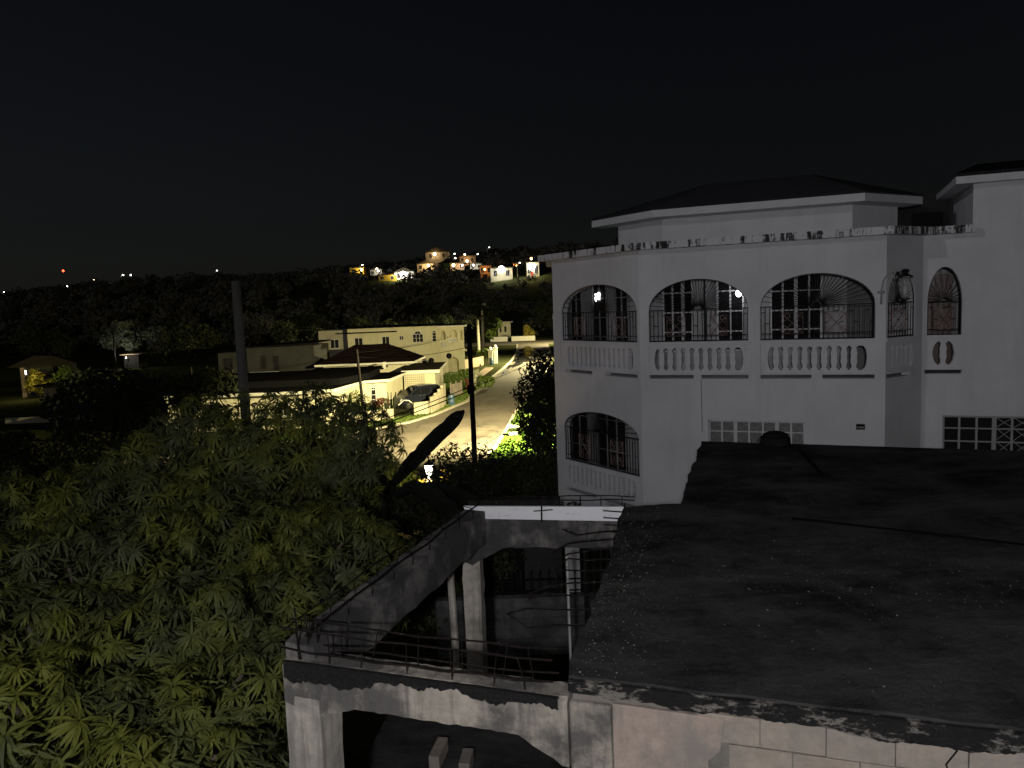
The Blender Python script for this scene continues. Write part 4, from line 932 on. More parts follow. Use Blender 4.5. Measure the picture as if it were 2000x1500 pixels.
cable((-9.7, 49.6, 3.2), (-14.5, 44, 1.6), .1, 'short cable dropping left from the bungalow pole', .02)
cable((-1.4, 33, 2.5), (2.0, 44, 2.9), .1, 'thin low cable crossing the road in front of the dark tree', .012)
def street_lamp(label, x, y, ax, power, aim, h=7.4):
    t = thing('street_lamp', label, 'street lamp', (x, y, 0), 'street lamps along the road'); mb = MB(); mb.tube([(x, y, -.2), (x, y, h), (x+ax*.4, y, h+.25), (x+ax, y, h+.3)], [.11, .08, .05, .04], 8); mb.build('pole', 'creosote_pole', t, True)
    mb = MB(); mb.obox((x+ax-.32, y-.12, h+.22), (.64, 0, 0), (0, .24, 0), (0, 0, .14)); mb.build('head', 'grey_frame', t, bevel=.04)
    mb = MB(); mb.obox((x+ax-.25, y-.09, h+.19), (.5, 0, 0), (0, .18, 0), (0, 0, .028)); mb.build('lens', 'lamp_street', t)
    l = lamp_light('lamp_light', (x+ax, y, h+.05), power, WARM, t, .15); l.data.type = 'SPOT'; l.data.spot_size = R(148); l.data.spot_blend = .45
    l.rotation_euler = Vector(aim).to_track_quat('-Z', 'Y').to_euler()
street_lamp('street lamp behind the left edge of the white house', 4.0, 46.5, -1.1, 60000, (-.35, .68, -.64))
street_lamp('street lamp at the far end of the road, hidden by the white house', 12.6, 166, -1.2, 22000, (-.55, .25, -.8))
street_lamp('street lamp at the far bend, hidden by the white house', 9.0, 113, -1.2, 60000, (-.6, -.1, -.75))

# ------------------------------------------------------------------ street houses
def hwin(fr, u0, u1, z0, z1, cols, parent, fan=False, rows=1, fm='white_frame'):
    f = MB(); w = .02
    f.obox(fr.at(u0-.06, .0, z0-.06), fr.e*(u1-u0+.12), fr.n*.05, (0, 0, .06)); f.obox(fr.at(u0-.06, .0, z1), fr.e*(u1-u0+.12), fr.n*.05, (0, 0, .06))
    for i in range(cols+1): f.obox(fr.at(u0+(u1-u0)*i/cols-.03, .0, z0), fr.e*.06, fr.n*.05, (0, 0, z1-z0))
    for i in range(1, rows): f.obox(fr.at(u0, .0, z0+(z1-z0)*i/rows-.02), fr.e*(u1-u0), fr.n*.05, (0, 0, .04))
    o = f.build('window', fm, parent)
    g = MB(); g.obox(fr.at(u0, .003, z0), fr.e*(u1-u0), fr.n*.02, (0, 0, z1-z0)); g.build('pane', 'dark_glass', o)
    if fan:
        c, h = (u0+u1)/2, (u1-u0)/2*(.62 if cols > 1 else 1); P = [fr.at(c+h*math.cos(math.pi*i/10), .003, z1+.07+h*.85*math.sin(math.pi*i/10)) for i in range(11)]
        g = MB(); g.prism(P, fr.n*.02); g.build('pane', 'dark_glass', o); g = MB(); g.tube([p+fr.n*.03 for p in P], .03, 4); g.tube([fr.at(c, .035, z1+.06), fr.at(c, .035, z1+.06+h*.8)], .02, 4); g.build('frame', fm, o)
def wallbox(fr, u0, u1, z0, z1, t, parent, mat, name='wall'):
    mb = MB(); mb.obox(fr.at(u0, 0, z0), fr.e*(u1-u0), fr.n*-t, (0, 0, z1-z0)); return mb.build(name, mat, parent)
# cream bungalow
bun = thing('bungalow', 'long low cream bungalow with flat dark roof nearest the road bend', 'house', (-18, 61, 0))
F1 = Frame((-26, 57.0, 0), (1, 0, 0)); wallbox(F1, 0, 11.0, 0, 2.6, 6, bun, 'cream_wall')
F2 = Frame((-15.0, 57.6, 0), (1, 0, 0)); wallbox(F2, .002, 1.25, 0, 2.6, 5, bun, 'cream_wall')
F3 = Frame((-13.75, 57.6, 0), (1.15, 5.8, 0)); e3 = F3.e
def F3wall():
    mb = MB(); panel(mb, F3, .002, 5.9, 0, 2.72, .25, [arch(3.3, 4.6, 0.02, 1.5, 2.1)]); mb.build('wall', 'cream_wall', bun)
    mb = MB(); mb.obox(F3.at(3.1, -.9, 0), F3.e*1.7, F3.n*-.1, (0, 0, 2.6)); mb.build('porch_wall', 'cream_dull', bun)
F3wall()
F4 = Frame((-12.55, 63.5, 0), (2.0, .9, 0)); wallbox(F4, .002, 2.15, 0, 2.75, .25, bun, 'cream_wall'); hwin(F4, .82, 1.22, .75, 1.95, 1, bun, True, 3)
F5 = Frame((-10.6, 64.4, 0), (.55, 6.2, 0)); wallbox(F5, .004, 6.1, 0, 2.74, .25, bun, 'cream_wall')
roofp = [(-26.4, 56.6), (-15.2, 56.6), (-15.2, 57.2), (-13.4, 57.2), (-12.3, 63.1), (-10.25, 64.0), (-9.7, 70.6), (-26.4, 70.6)]
mb = MB(); mb.prism([(x, y, 2.76) for x, y in roofp], (0, 0, .10)); mb.build('roof', 'slab_roof_dark', bun)
mb = MB()
for (a, b) in zip(roofp[:6], roofp[1:7]):
    f = Frame((*a, 0), (b[0]-a[0], b[1]-a[1], 0)); mb.obox(f.at(0, 0, 2.60), f.e*(Vector(b)-Vector(a)).length, f.n*.05, (0, 0, .22))
mb.build('fascia', 'white_lit', bun)
mb = MB(); mb.prism([(-26, 60, 2.86), (-13.5, 60, 2.86), (-12, 64.5, 2.86), (-12, 70, 2.86), (-26, 70, 2.86)], (0, 0, .5)); mb.build('roof', 'slab_roof_dark', bun)
hwin(F1, 8.4, 9.3, 1.0, 2.0, 2, bun); hwin(F1, 3.0, 4.2, 1.0, 2.0, 2, bun); hwin(F2, .35, .9, .9, 1.7, 1, bun)
# garage with pierced block screen
gar = thing('garage', 'flat roofed cream garage with pierced block screen behind the dark van', 'garage', (-8.6, 75, 0))
FG = Frame((-10.0, 71.0, 0), (1, 0, 0)); wallbox(FG, 0, 2.9, 0, 2.72, .2, gar, 'cream_wall')
bm_ = MB(); bm_.box(-.075, .075, -.02, .0, -.06, .06); bo = bm_.build('opening', 'grey_wall', None); bo.data.materials[0] = MAT['cream_dull']; ome = bo.data; bpy.data.objects.remove(bo)
sc_o = MB(); 
for i in range(11):
    sc_o.obox(FG.at(.05+.19*i-.03, .002, 1.35), FG.e*.05, FG.n*.05, (0, 0, 1.22))
for j in range(7): sc_o.obox(FG.at(.0, .002, 1.34+.2*j), FG.e*2.05, FG.n*.045, (0, 0, .06))
so = sc_o.build('block_screen', 'cream_wall', gar)
for i in range(10):
    for j in range(6): inst(ome, 'opening', so, FG.mat(.05+.19*i+.09, .006, 1.47+.2*j))
mb = MB(); mb.prism([(-10.2, 70.8, 2.74), (-6.7, 70.8, 2.74), (-6.9, 81, 2.74), (-11.2, 81, 2.74)], (0, 0, .16)); mb.build('roof', 'beige_roof', gar)
mb = MB(); mb.obox((-10.2, 70.74, 2.62), (3.5, 0, 0), (0, .055, 0), (0, 0, .3)); mb.obox((-6.7, 70.8, 2.68), (-.2, 10.2, 0), (.06, 0, 0), (0, 0, .24)); mb.build('fascia', 'white_lit', gar)
wallbox(Frame((-7.1, 71.2, 0), (-.1, 9.5, 0)), 0, 9.4, 0, 2.73, .2, gar, 'cream_wall')
for (x, y, z, lab) in [(-8.0, 77, 2.9, 'dark round dish lying on the garage roof'), (-6.6, 82, 3.0, 'dark round dish at the back corner of the garage roof')]:
    t = thing('satellite_dish', lab, 'dish', (x, y, z), 'dark dishes'); mb = MB(); mb.tube([(x, y, z), (x, y, z+.35)], .03, 5); mb.build('mast', 'iron_black', t)
    mb = MB(); mb.tube([(x, y-.05, z+.45), (x, y-.12, z+.45), (x+.0, y-.2, z+.46)], [.08, .25, .30], 14); mb.build('bowl', 'black_plastic', t, True)
# hip-roofed house
hip = thing('hip_house', 'low house with dark red hipped roof behind the bungalow', 'house', (-14.5, 81, 0))
wallbox(Frame((-19.2, 78.3, 0), (1, 0, 0)), 0, 8.8, 0, 3.2, 6.4, hip, 'cream_wall')
E_ = [(-19.8, 77.4, 3.3), (-9.9, 77.4, 3.3), (-9.6, 85.4, 3.3), (-19.8, 85.4, 3.3)]; r0, r1 = (-16.4, 81.2, 5.05), (-13.0, 81.2, 5.05)
for nm, q in (('roof', [E_[0], E_[1], r1, r0]), ('roof', [E_[1], E_[2], r1]), ('roof', [E_[2], E_[3], r0, r1]), ('roof', [E_[3], E_[0], r0])):
    mb = MB(); n = 12; a, b = Vector(q[0]), Vector(q[1]); c, d = Vector(q[2]), Vector(q[3] if len(q) > 3 else q[2])
    for k in range(n):
        t0, t1 = k/n, (k+1)/n; up = Vector((0, 0, .05)); p = [a.lerp(d, t0)+up, b.lerp(c, t0)+up, b.lerp(c, t1), a.lerp(d, t1)]; mb.quad(*p); mb.quad(p[0]-up, p[1]-up, p[1], p[0])
    mb.build(nm, 'maroon_tile', hip)
mb = MB(); mb.obox((-19.85, 77.33, 3.12), (10, 0, 0), (0, .06, 0), (0, 0, .2)); mb.obox((-9.86, 77.4, 3.12), (.28, 8, 0), (.05, 0, 0), (0, 0, .2)); mb.build('fascia', 'white_lit', hip)
mb = MB(); mb.box(-12.5, -12.2, 74.5, 74.8, 2.9, 3.55); mb.build('vent_stack', 'white_lit', hip)
mb = MB(); mb.box(-19.5, -12.4, 73.6, 77.2, 2.9, 3.02); mb.build('porch_roof', 'slab_roof_dark', hip)
# two-storey house
two = thing('two_storey_house', 'pale two storey house with arched corner balcony at the end of the street', 'house', (-14, 100, 0))
T1 = Frame((-20.7, 98, 0), (1, 0, 0)); wallbox(T1, 0, 10.4, 0, 6.35, 9, two, 'cream_wall')
T2 = Frame((-10.3, 98, 0), (1.2, .8, 0)); wallbox(T2, .003, 1.5, 0, 6.35, 4, two, 'cream_wall'); T3 = Frame((-9.05, 98.8, 0), (1, .05, 0))
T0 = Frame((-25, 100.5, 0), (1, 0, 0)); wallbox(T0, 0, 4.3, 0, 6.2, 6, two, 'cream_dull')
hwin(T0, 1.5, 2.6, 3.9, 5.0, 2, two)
hwin(T1, .9, 1.9, 4.25, 5.15, 2, two); hwin(T1, 4.4, 5.3, 4.3, 5.2, 2, two); hwin(T1, 6.6, 7.1, 4.75, 5.2, 2, two); hwin(T1, 8.3, 9.6, 4.4, 5.35, 3, two, True, 2)
hwin(T2, .45, .95, 4.4, 5.45, 1, two, True, 3); hwin(T1, 9.3, 9.9, 1.0, 2.0, 1, two, True)
mb = MB(); panel(mb, T3, 0, 3.1, 0, 6.1, .25, [arch(.2, .75, 4.5, 5.3, 5.65), arch(1.15, 2.25, 4.1, 5.3, 5.75), arch(2.5, 2.95, 4.4, 5.3, 5.7), arch(.9, 2.3, .1, 1.6, 2.2), rect(.15, .8, 3.55, 4.2)]); mb.build('balcony_wall', 'cream_wall', two)
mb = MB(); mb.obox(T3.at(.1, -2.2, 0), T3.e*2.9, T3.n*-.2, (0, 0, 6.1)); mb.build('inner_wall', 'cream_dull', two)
mb = MB(); mb.obox(T3.at(0, -.26, 3.0), T3.e*3.1, T3.n*-2, (0, 0, .2)); mb.obox(T3.at(-.1, .3, 2.95), T3.e*3.5, T3.n*-.29, (0, 0, .2)); mb.build('balcony_floor', 'cream_wall', two)
for k in range(7): inst(BAL, 'baluster', two, T3.mat(1.22+.15*k, -.1, 4.1) @ Matrix.Diagonal((.7, 1, .9, 1)))
for k in range(4): inst(BAL, 'baluster', two, T3.mat(.24+.15*k, -.1, 3.56) @ Matrix.Diagonal((.7, 1, 1.1, 1)))
mb = MB(); mb.obox(T3.at(1.1, .002, 4.6), T3.e*1.2, T3.n*.06, (0, 0, .09)); mb.build('rail', 'white_lit', two)
mb = MB(); mb.prism([(-21, 97.7, 6.37), (-10.1, 97.7, 6.37), (-8.7, 98.6, 6.37), (-8.7, 107, 6.37), (-21, 107, 6.37)], (0, 0, .14)); mb.build('roof', 'slab_roof_dark', two)
mb = MB(); mb.prism([T3.at(-.4, .5, 6.12), T3.at(3.6, .6, 6.12), T3.at(3.5, -3.0, 6.12), T3.at(-.3, -3, 6.12)], (0, 0, .18)); mb.build('balcony_roof', 'white_lit', two)
mb = MB(); mb.prism([T3.at(-.3, .4, 6.31), T3.at(3.4, .5, 6.31), T3.at(3.3, -3.0, 6.31), T3.at(-.2, -3, 6.31)], (0, 0, .2)); mb.build('balcony_roof', 'slab_roof_dark', two)
mb = MB(); mb.obox((-21.2, 97.0, 5.78), (6.8, 0, 0), (0, 1.0, 0), (0, 0, .14)); mb.build('canopy', 'slab_roof_dark', two)
# unlit grey house
grey = thing('grey_house', 'unlit grey two storey house left of the street houses, with a small balustrade', 'house', (-25, 82, 0))
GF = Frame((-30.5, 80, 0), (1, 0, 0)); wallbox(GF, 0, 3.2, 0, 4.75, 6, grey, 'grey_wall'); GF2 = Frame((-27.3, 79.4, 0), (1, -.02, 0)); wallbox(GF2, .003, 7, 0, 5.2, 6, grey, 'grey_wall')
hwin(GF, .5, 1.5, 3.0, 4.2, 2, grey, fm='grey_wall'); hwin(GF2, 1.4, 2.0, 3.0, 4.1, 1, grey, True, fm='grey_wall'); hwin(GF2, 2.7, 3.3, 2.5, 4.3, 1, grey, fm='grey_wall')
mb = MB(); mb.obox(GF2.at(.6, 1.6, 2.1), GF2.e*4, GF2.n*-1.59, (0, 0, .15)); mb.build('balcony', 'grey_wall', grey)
for k in range(14): inst(BAL, 'baluster', grey, GF2.mat(.8+.22*k, 1.45, 2.25))
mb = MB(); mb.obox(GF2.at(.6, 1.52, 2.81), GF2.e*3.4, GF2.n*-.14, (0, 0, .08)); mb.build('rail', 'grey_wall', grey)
mb = MB(); mb.prism([(-27.6, 79.0, 5.21), (-20.0, 78.8, 5.45), (-20, 86, 5.45), (-27.6, 86, 5.21)], (0, 0, .12)); mb.build('roof', 'slab_roof_dark', grey)
# far end of the street
far = thing('small_house', 'small pale house behind a wall at the far end of the road', 'house', (-1.5, 205, 0))
FF_ = Frame((-3.2, 204, 0), (1, 0, 0)); wallbox(FF_, 0, 3.4, 0, 4.2, 5, far, 'cream_wall'); hwin(FF_, .5, 1.0, 1.7, 3.2, 1, far); hwin(FF_, 1.7, 2.3, 1.7, 3.2, 1, far)
mb = MB(); mb.box(-3.8, .8, 203.4, 209, 4.2, 4.4); mb.build('roof', 'white_lit', far)
def wall_run(label, pts, h, t, mat, steps=None, piers=True, name='garden_wall'):
    th = thing(name, label, 'wall', (*pts[0], 0))
    for i, (a, b) in enumerate(zip(pts, pts[1:])):
        f = Frame((*a, 0), (b[0]-a[0], b[1]-a[1], 0)); L = (Vector(b)-Vector(a)).length; hh = h[i] if isinstance(h, list) else h
        mb = MB(); mb.obox(f.at(.003, 0, 0), f.e*(L-.006), f.n*-t, (0, 0, hh)); mb.build('panel', mat, th)
        mb = MB(); mb.obox(f.at(.0, .03, hh), f.e*L, f.n*-(t+.06), (0, 0, .06)); mb.build('coping', mat, th)
    return th
wall_run('low cream garden wall in front of the bungalow', [(-13.4, 57.4), (-12.3, 58.7), (-9.4, 60.0)], [.75, .75], .18, 'garden_wall')
wall_run('plain cream garden wall left of the blue barrel', [(-7.9, 60.85), (-6.6, 61.6)], [1.05], .18, 'garden_wall')
wall_run('stepped cream garden wall beside the blue barrel', [(-6.55, 61.7), (-6.3, 63.0), (-6.1, 64.2), (-5.95, 65.4), (-5.85, 67.2)], [1.35, 1.5, 1.7, 1.9], .18, 'garden_wall')
wall_run('tan boundary wall below the two storey house', [(-9.5, 103), (-8.0, 103.2), (-6.2, 107), (-4.0, 112.8)], 1.25, .18, 'tan_wall')
wall_run('bright far wall left of the gap across the end of the road', [(-4.8, 187), (-.7, 186)], 1.1, .2, 'white_lit')
wall_run('bright far wall right of the gap across the end of the road', [(.3, 186), (6, 185.5)], 1.1, .2, 'white_lit')
# railing gap in the garden wall
rg = thing('garden_railing', 'dark railing filling the gap in the cream garden wall', 'railing', (-8.6, 60.4, 0)); f = Frame((-9.4, 60.0, 0), (1.5, .85, 0)); mb = MB()
for z in (.15, .9): mb.tube([f.at(0, 0, z), f.at(1.7, 0, z)], .02, 4)
mb.build('rail', 'iron_black', rg)
for k in range(12):
    mb = MB(); mb.tube([f.at(.06+.14*k, 0, 0), f.at(.06+.14*k, 0, 1.0)], .013, 4); mb.build('bar', 'iron_black', rg)
for (x, y, lab) in [(-10.9, 59.2, 'thin dark post left of the railing in the garden wall'), (-8.0, 60.6, 'thin dark post right of the railing in the garden wall'), (-6.66, 61.3, 'thin dark post at the corner of the stepped wall')]:
    mb = MB(); mb.tube([(x, y, 0), (x, y, 2.0)], .03, 5); tag(mb.build('fence_post', 'iron_black'), lab, 'post', 'fence posts')
# pale gate and gate posts
pg = thing('picket_gate', 'pale pinkish gate panels right of the blue barrel', 'gate', (-5.3, 73.5, 0)); f = Frame((-5.85, 72.6, 0), (1.1, 2.4, 0))
for k in range(9):
    mb = MB(); mb.obox(f.at(.27*k, 0, .05), f.e*.2, f.n*-.06, (0, 0, 1.25+.2*(k % 4 == 0))); mb.build('slat', 'render_patch', pg)
mb = MB(); mb.obox(f.at(0, -.07, .6), f.e*2.4, f.n*-.05, (0, 0, .1)); mb.build('rail', 'render_patch', pg)
for (x, y, h, lab) in [(-3.0, 113, 2.1, 'bright white gate post lit by the far street lamp'), (-2.3, 115, 2.3, 'second bright white gate post just right of the first')]:
    t = thing('gate_post', lab, 'gate post', (x, y, 0), 'white gate posts'); mb = MB(); mb.box(x-.3, x+.3, y-.3, y+.3, 0, h); mb.build('shaft', 'white_lit', t, bevel=.03); mb = MB(); mb.box(x-.38, x+.38, y-.38, y+.38, h, h+.12); mb.lathe((x, y, h+.12), [(.18, 0), (.25, .15), (.18, .32), (.03, .4)], 10); mb.build('cap', 'white_lit', t)
def barrel(label, x, y, r, h, mat):
    t = thing('barrel', label, 'barrel', (x, y, .1)); mb = MB(); mb.lathe((x, y, .1), [(r*.93, 0), (r, .04), (r, h*.32), (r*1.05, h*.34), (r, h*.37), (r, h*.64), (r*1.05, h*.66), (r, h*.69), (r, h-.03), (r*.94, h)], 16); mb.build('drum', mat, t, True)
    mb = MB(); mb.lathe((x, y, .1+h), [(r*.9, .0), (r*.9, -.02), (.02, -.02)], 16); mb.build('lid', mat, t)
barrel('blue plastic barrel standing on the grass verge', -5.35, 66.6, .29, .92, 'barrel_blue')
barrel('dark barrel at the foot of the white gate posts', -2.9, 111.6, .3, .95, 'barrel_blue')

# ------------------------------------------------------------------ van
def van():
    cx, cy_ = -8.35, 67.2; h = Vector((-.80, -.60, 0)); f = Frame((cx, cy_, 0), -h)          # u runs from nose (-) to tail (+); w>0 is the side towards the camera
    t = thing('parked_van', 'dark blue van parked in the driveway behind the garden wall', 'van', (cx, cy_, .0))
    prof = [(-2.2, .30), (-2.22, .62), (-2.05, .86), (-1.35, 1.02), (-.55, 1.62), (-.2, 1.74), (.8, 1.80), (1.7, 1.74), (2.05, 1.45), (2.16, .95), (2.16, .34)]
    mb = MB(); n = len(prof); W2 = .84
    for s in (1, -1):
        for (u, z) in prof:
            tw = 1 if z < 1.0 else 1-.16*(z-1.0)/.8; mb.v.append(f.at(u, s*W2*tw, z+.12))
    mb.f += [tuple(range(n)), tuple(reversed(range(n, 2*n)))] + [(i, n+i, n+(i+1) % n, (i+1) % n) for i in range(n)]
    b = mb.build('body', 'van_paint', t, bevel=.05)
    def wq(name, q, mat, s=1, off=.012):
        mb = MB(); P = [f.at(u, s*(W2*(1-.16*max(0, z-1.0)/.8)+off), z+.12) for u, z in q]; mb.prism(P, f.n*(-s*.02)); return mb.build(name, mat, t)
    for s in (1, -1):
        wq('side_window', [(-1.15, 1.05), (-.15, 1.05), (-.15, 1.62), (-.42, 1.58)], 'van_glass', s); wq('side_window', [(-.05, 1.05), (.85, 1.05), (.85, 1.66), (-.05, 1.64)], 'van_glass', s); wq('side_window', [(.98, 1.05), (1.9, 1.08), (1.72, 1.62), (.98, 1.66)], 'van_glass', s)
        wq('door_handle', [(-.3, .92), (-.1, .92), (-.1, .96), (-.3, .96)], 'chrome', s, .03); wq('door_handle', [(.05, .92), (.25, .92), (.25, .96), (.05, .96)], 'chrome', s, .03)
        wq('tail_light', [(1.98, 1.0), (2.12, 1.0), (2.0, 1.45), (1.9, 1.45)], 'white_lit', s, .02); wq('headlight', [(-2.12, .62), (-1.75, .72), (-1.75, .86), (-2.05, .80)], 'chrome', s, .02)
    mb = MB(); mb.add([f.at(-1.28, -.7, 1.20), f.at(-1.28, .7, 1.20), f.at(-.58, .62, 1.75), f.at(-.58, -.62, 1.75)], [(0, 1, 2, 3)]); mb.build('windscreen', 'van_glass', t)
    for u in (-1.4, 1.35):
        for s in (1, -1):
            mb = MB(); mb.tube([f.at(u, s*.70, .32), f.at(u, s*.87, .32)], .32, 16); w_ = mb.build('wheel', 'tyre', t); mb = MB(); mb.tube([f.at(u, s*.868, .32), f.at(u, s*.885, .32)], .18, 12); mb.build('rim', 'chrome', w_)
van()

# ------------------------------------------------------------------ garden planting on the lit street
def gp(name, label, x, y, h, w, n, size, leaf, seed, group=None, cat='shrub'):
    tree(name, label, cat, (x, y, 0), rl_(x, y, .1, h, w, 5, seed), n, size, leaf, .03, group, seed=seed, flat=.9, part='foliage')
gp('leafy_shrub', 'tall green shrub against the bungalow, left of the arched doorway', -12.2, 59.6, 2.2, .35, 900, .10, 'bush_leaf', 101)
gp('leafy_shrub', 'low green shrub under the bungalow arched doorway', -11.1, 60.8, 1.1, .6, 900, .10, 'bush_leaf', 102)
gp('red_shrub', 'reddish brown shrub in front of the bungalow doorway', -10.7, 62.2, 1.5, .35, 700, .09, 'red_leaf', 103)
gp('hedge_ball', 'round clipped green hedge ball behind the van', -6.3, 78.5, 2.0, .5, 1500, .09, 'bush_leaf', 104)
gp('leafy_shrub', 'leafy green shrub right of the hedge ball', -5.2, 81, 2.0, .6, 1500, .11, 'bush_leaf', 105)
gp('white_flower_bush', 'bush of white blossom beside the black roadside pole', -4.1, 81.5, 1.9, .45, 1100, .10, 'white_flower', 106, cat='bush')
gp('red_shrub', 'dark red shrub right of the pale gate', -4.35, 77.3, 1.3, .3, 700, .09, 'red_leaf', 107)
gp('broad_leaf_plant', 'broad leafed bright green plant on the verge right of the roadside pole', -2.75, 79.5, 1.3, .5, 160, .42, 'bush_leaf', 108, cat='plant')
gp('round_shrub', 'dark round shrub behind the tan boundary wall', -7.0, 109, 2.3, .9, 1500, .14, 'dark_leaf', 109)
gp('round_shrub', 'round shrub beside the white gate posts', -4.6, 116, 2.3, 1.0, 1500, .14, 'bush_leaf', 110)
gp('leafy_bush', 'bright green tree leaning over the far end wall', -4.3, 182, 5.5, 1.6, 1300, .3, 'bush_leaf', 111, cat='bush')
gp('leafy_bush', 'yellow green bush above the right part of the far wall', 4.2, 188, 3.4, 1.3, 900, .25, 'yellow_leaf', 112, cat='bush')
cac = thing('cactus_plant', 'dark many stemmed cactus in front of the arched bungalow window', 'cactus', (-9.9, 61.2, 0)); random.seed(4)
for k in range(16):
    a, b = random.uniform(-.55, .55), random.uniform(-.3, .3); mb = MB(); mb.tube([(-9.9+a*.4, 61.2+b*.4, 0), (-9.9+a*.8, 61.2+b*.8, .8), (-9.9+a*1.2, 61.2+b, 1.3+random.uniform(0, .8))], [.05, .05, .03], 5); mb.build('stem', 'dark_leaf', cac)
mb = MB(); mb.tube([(-9.2, 61.4, .9), (-8.8, 61.6, 1.25), (-8.4, 61.8, 1.2), (-8.0, 62.0, .8), (-7.85, 62.1, .3)], .04, 6); tag(mb.build('pipe_arch', 'white_lit'), 'pale bent pipe arching over the driveway corner', 'pipe')
def palm(label, x, y, h, r, seed):
    t = thing('royal_palm', label, 'palm tree', (x, y, 0), 'royal palms by the road'); mb = MB(); mb.tube([(x, y, -.2), (x, y, h*.5), (x, y, h)], [r, r*.95, r*.7], 9); mb.build('trunk', 'palm_trunk', t, True)
    rd = random.Random(seed)
    for k in range(12):
        a = 2*math.pi*k/12+rd.uniform(-.2, .2); el = rd.uniform(.1, 1.1); L = rd.uniform(2.2, 3); mb = MB(); d = Vector((math.cos(a)*math.cos(el), math.sin(a)*math.cos(el), math.sin(el)))
        pts = [Vector((x, y, h))+d*L*s-Vector((0, 0, 1.5*s*s*L*.5)) for s in [i/9 for i in range(10)]]; mb.tube(pts, .025, 4); side = d.cross(Vector((0, 0, 1))).normalized()
        for i in range(1, 10):
            for s in (-1, 1):
                for q in (0, .5):
                    c = pts[i-1].lerp(pts[i], q); l = .55*(1-.5*abs(i/9-.4)); e = c+side*s*l+Vector((0, 0, -.3))+d*.15; mb.quad(c-d*.04, c+d*.04, e)
        mb.build('frond', 'dark_leaf', t)
palm('leftmost pale trunked palm beside the tan wall', -7.5, 120, 6.0, .26, 1); palm('middle pale trunked palm by the road', -5.2, 125.5, 6.6, .26, 2); palm('rightmost pale trunked palm by the road', -5.0, 142, 8.0, .28, 3)
# grass tufts (countless)
def tufts(name, polys, n, parent_label, seed, h=.10):
    r = np.random.default_rng(seed); P = []
    for (a, b, m) in polys:
        for _ in range(int(n*m)):
            i = r.integers(0, len(a)-1); s, t = r.random(), r.random(); q = np.array(a[i])*(1-s)+np.array(a[i+1])*s; w = np.array(b[i])*(1-s)+np.array(b[i+1])*s; P.append(q*(1-t)+w*t)
    P = np.array(P); k = len(P); a = r.uniform(0, 6.28, k); hh = h*r.uniform(.4, 1.6, k); w = .03+.02*r.random(k); z = np.full(k, .09)
    dx, dy = np.cos(a)*w, np.sin(a)*w; V = np.stack([np.stack([P[:, 0]-dx, P[:, 1]-dy, z], 1), np.stack([P[:, 0]+dx, P[:, 1]+dy, z], 1), np.stack([P[:, 0]+r.normal(0, .05, k), P[:, 1]+r.normal(0, .05, k), z+hh], 1)], 1).reshape(-1, 3)
    o = np_mesh(name, V, np.arange(3*k).reshape(k, 3), 'bush_leaf', r.uniform(0, .8, k)); o['kind'] = 'stuff'; tag(o, parent_label, 'grass')
tufts('grass', [(V1[3:11], V2[3:11], 1)], 9000, 'short rough grass on the verge left of the road', 5); tufts('grass', [(offset(RK, .22), offset(RK, 4.2), 1)], 5000, 'bright rough grass on the verge right of the road', 6)

# ------------------------------------------------------------------ far left houses and trees
yh = thing('yellow_lit_house', 'small house with a yellow lit roof edge at far left', 'house', (-56, 92, 0))
wallbox(Frame((-58.3, 91, 0), (1, 0, 0)), 0, 4.0, 0, 3.5, 5, yh, 'grey_wall')
mb = MB(); mb.add([(-59, 89.6, 3.55), (-53.6, 89.6, 3.5), (-53.6, 95, 3.5), (-59, 95, 3.5), (-57, 92, 4.8), (-54.6, 92, 4.6)], [(0, 1, 5, 4), (1, 2, 5), (2, 3, 4, 5), (3, 0, 4)]); mb.build('roof', 'beige_roof', yh)
mb = MB(); mb.box(-57.4, -57.05, 89.7, 90.0, 0, 3.5); mb.build('porch_column', 'tan_wall', yh)
mb = MB(); mb.box(-58.0, -57.5, 90.95, 90.99, 2.6, 3.1); mb.build('window', 'lamp_soft', yh); lamp_light('porch_light', (-54.6, 85.6, 3.6), 300, (1, .85, .35), yh, .1)
gp('lit_shrub', 'yellow lit shrub below the far left yellow house', -54.8, 88.8, 3.0, 1.0, 1300, .2, 'yellow_leaf', 120); gp('lit_shrub', 'green lit shrub right of the far left yellow house', -52.6, 90, 3.4, .9, 1200, .2, 'bush_leaf', 121)
gp('lit_shrub', 'dim yellow green shrub at the left edge below the pale railing', -30.8, 46.5, 1.7, .9, 1300, .16, 'yellow_leaf', 122)
lw = wall_run('dull pale low wall running in from the left edge', [(-44, 66), (-33, 66)], .45, .2, 'cream_dull')
sh = thing('dark_shed', 'dark flat roofed shed at far left behind the pale low wall', 'shed', (-40, 72, 0)); wallbox(Frame((-43.5, 71, 0), (1, 0, 0)), 0, 4.4, 0, 2.7, 4, sh, 'grey_wall'); mb = MB(); mb.box(-44, -38.6, 70.4, 75.4, 2.72, 2.9); mb.build('roof', 'slab_roof_dark', sh); hwin(Frame((-43.5, 71, 0), (1, 0, 0)), 2.6, 3.5, .9, 2.1, 2, sh)
tree('lamp_lit_tree', 'grey green tree glowing faintly in the dark left of the timber pole', 'tree', (-70, 141, 0), [(-70.5, 141, 6.4, 2.6), (-67.5, 142, 6.0, 2.0), (-65, 142, 6.0, 1.9), (-73, 141, 5.0, 2.0), (-69, 140, 4.6, 1.8)], 4200, .32, 'grey_leaf', .25, seed=130)
hp = thing('small_house', 'tiny lamp lit house under the glowing tree', 'house', (-68, 138, 0)); wallbox(Frame((-69, 137, 0), (1, 0, 0)), 0, 2.6, 0, 2.4, 3, hp, 'grey_wall'); mb = MB(); mb.box(-69.4, -65.9, 136.4, 140.4, 2.42, 2.6); mb.build('roof', 'tan_wall', hp)
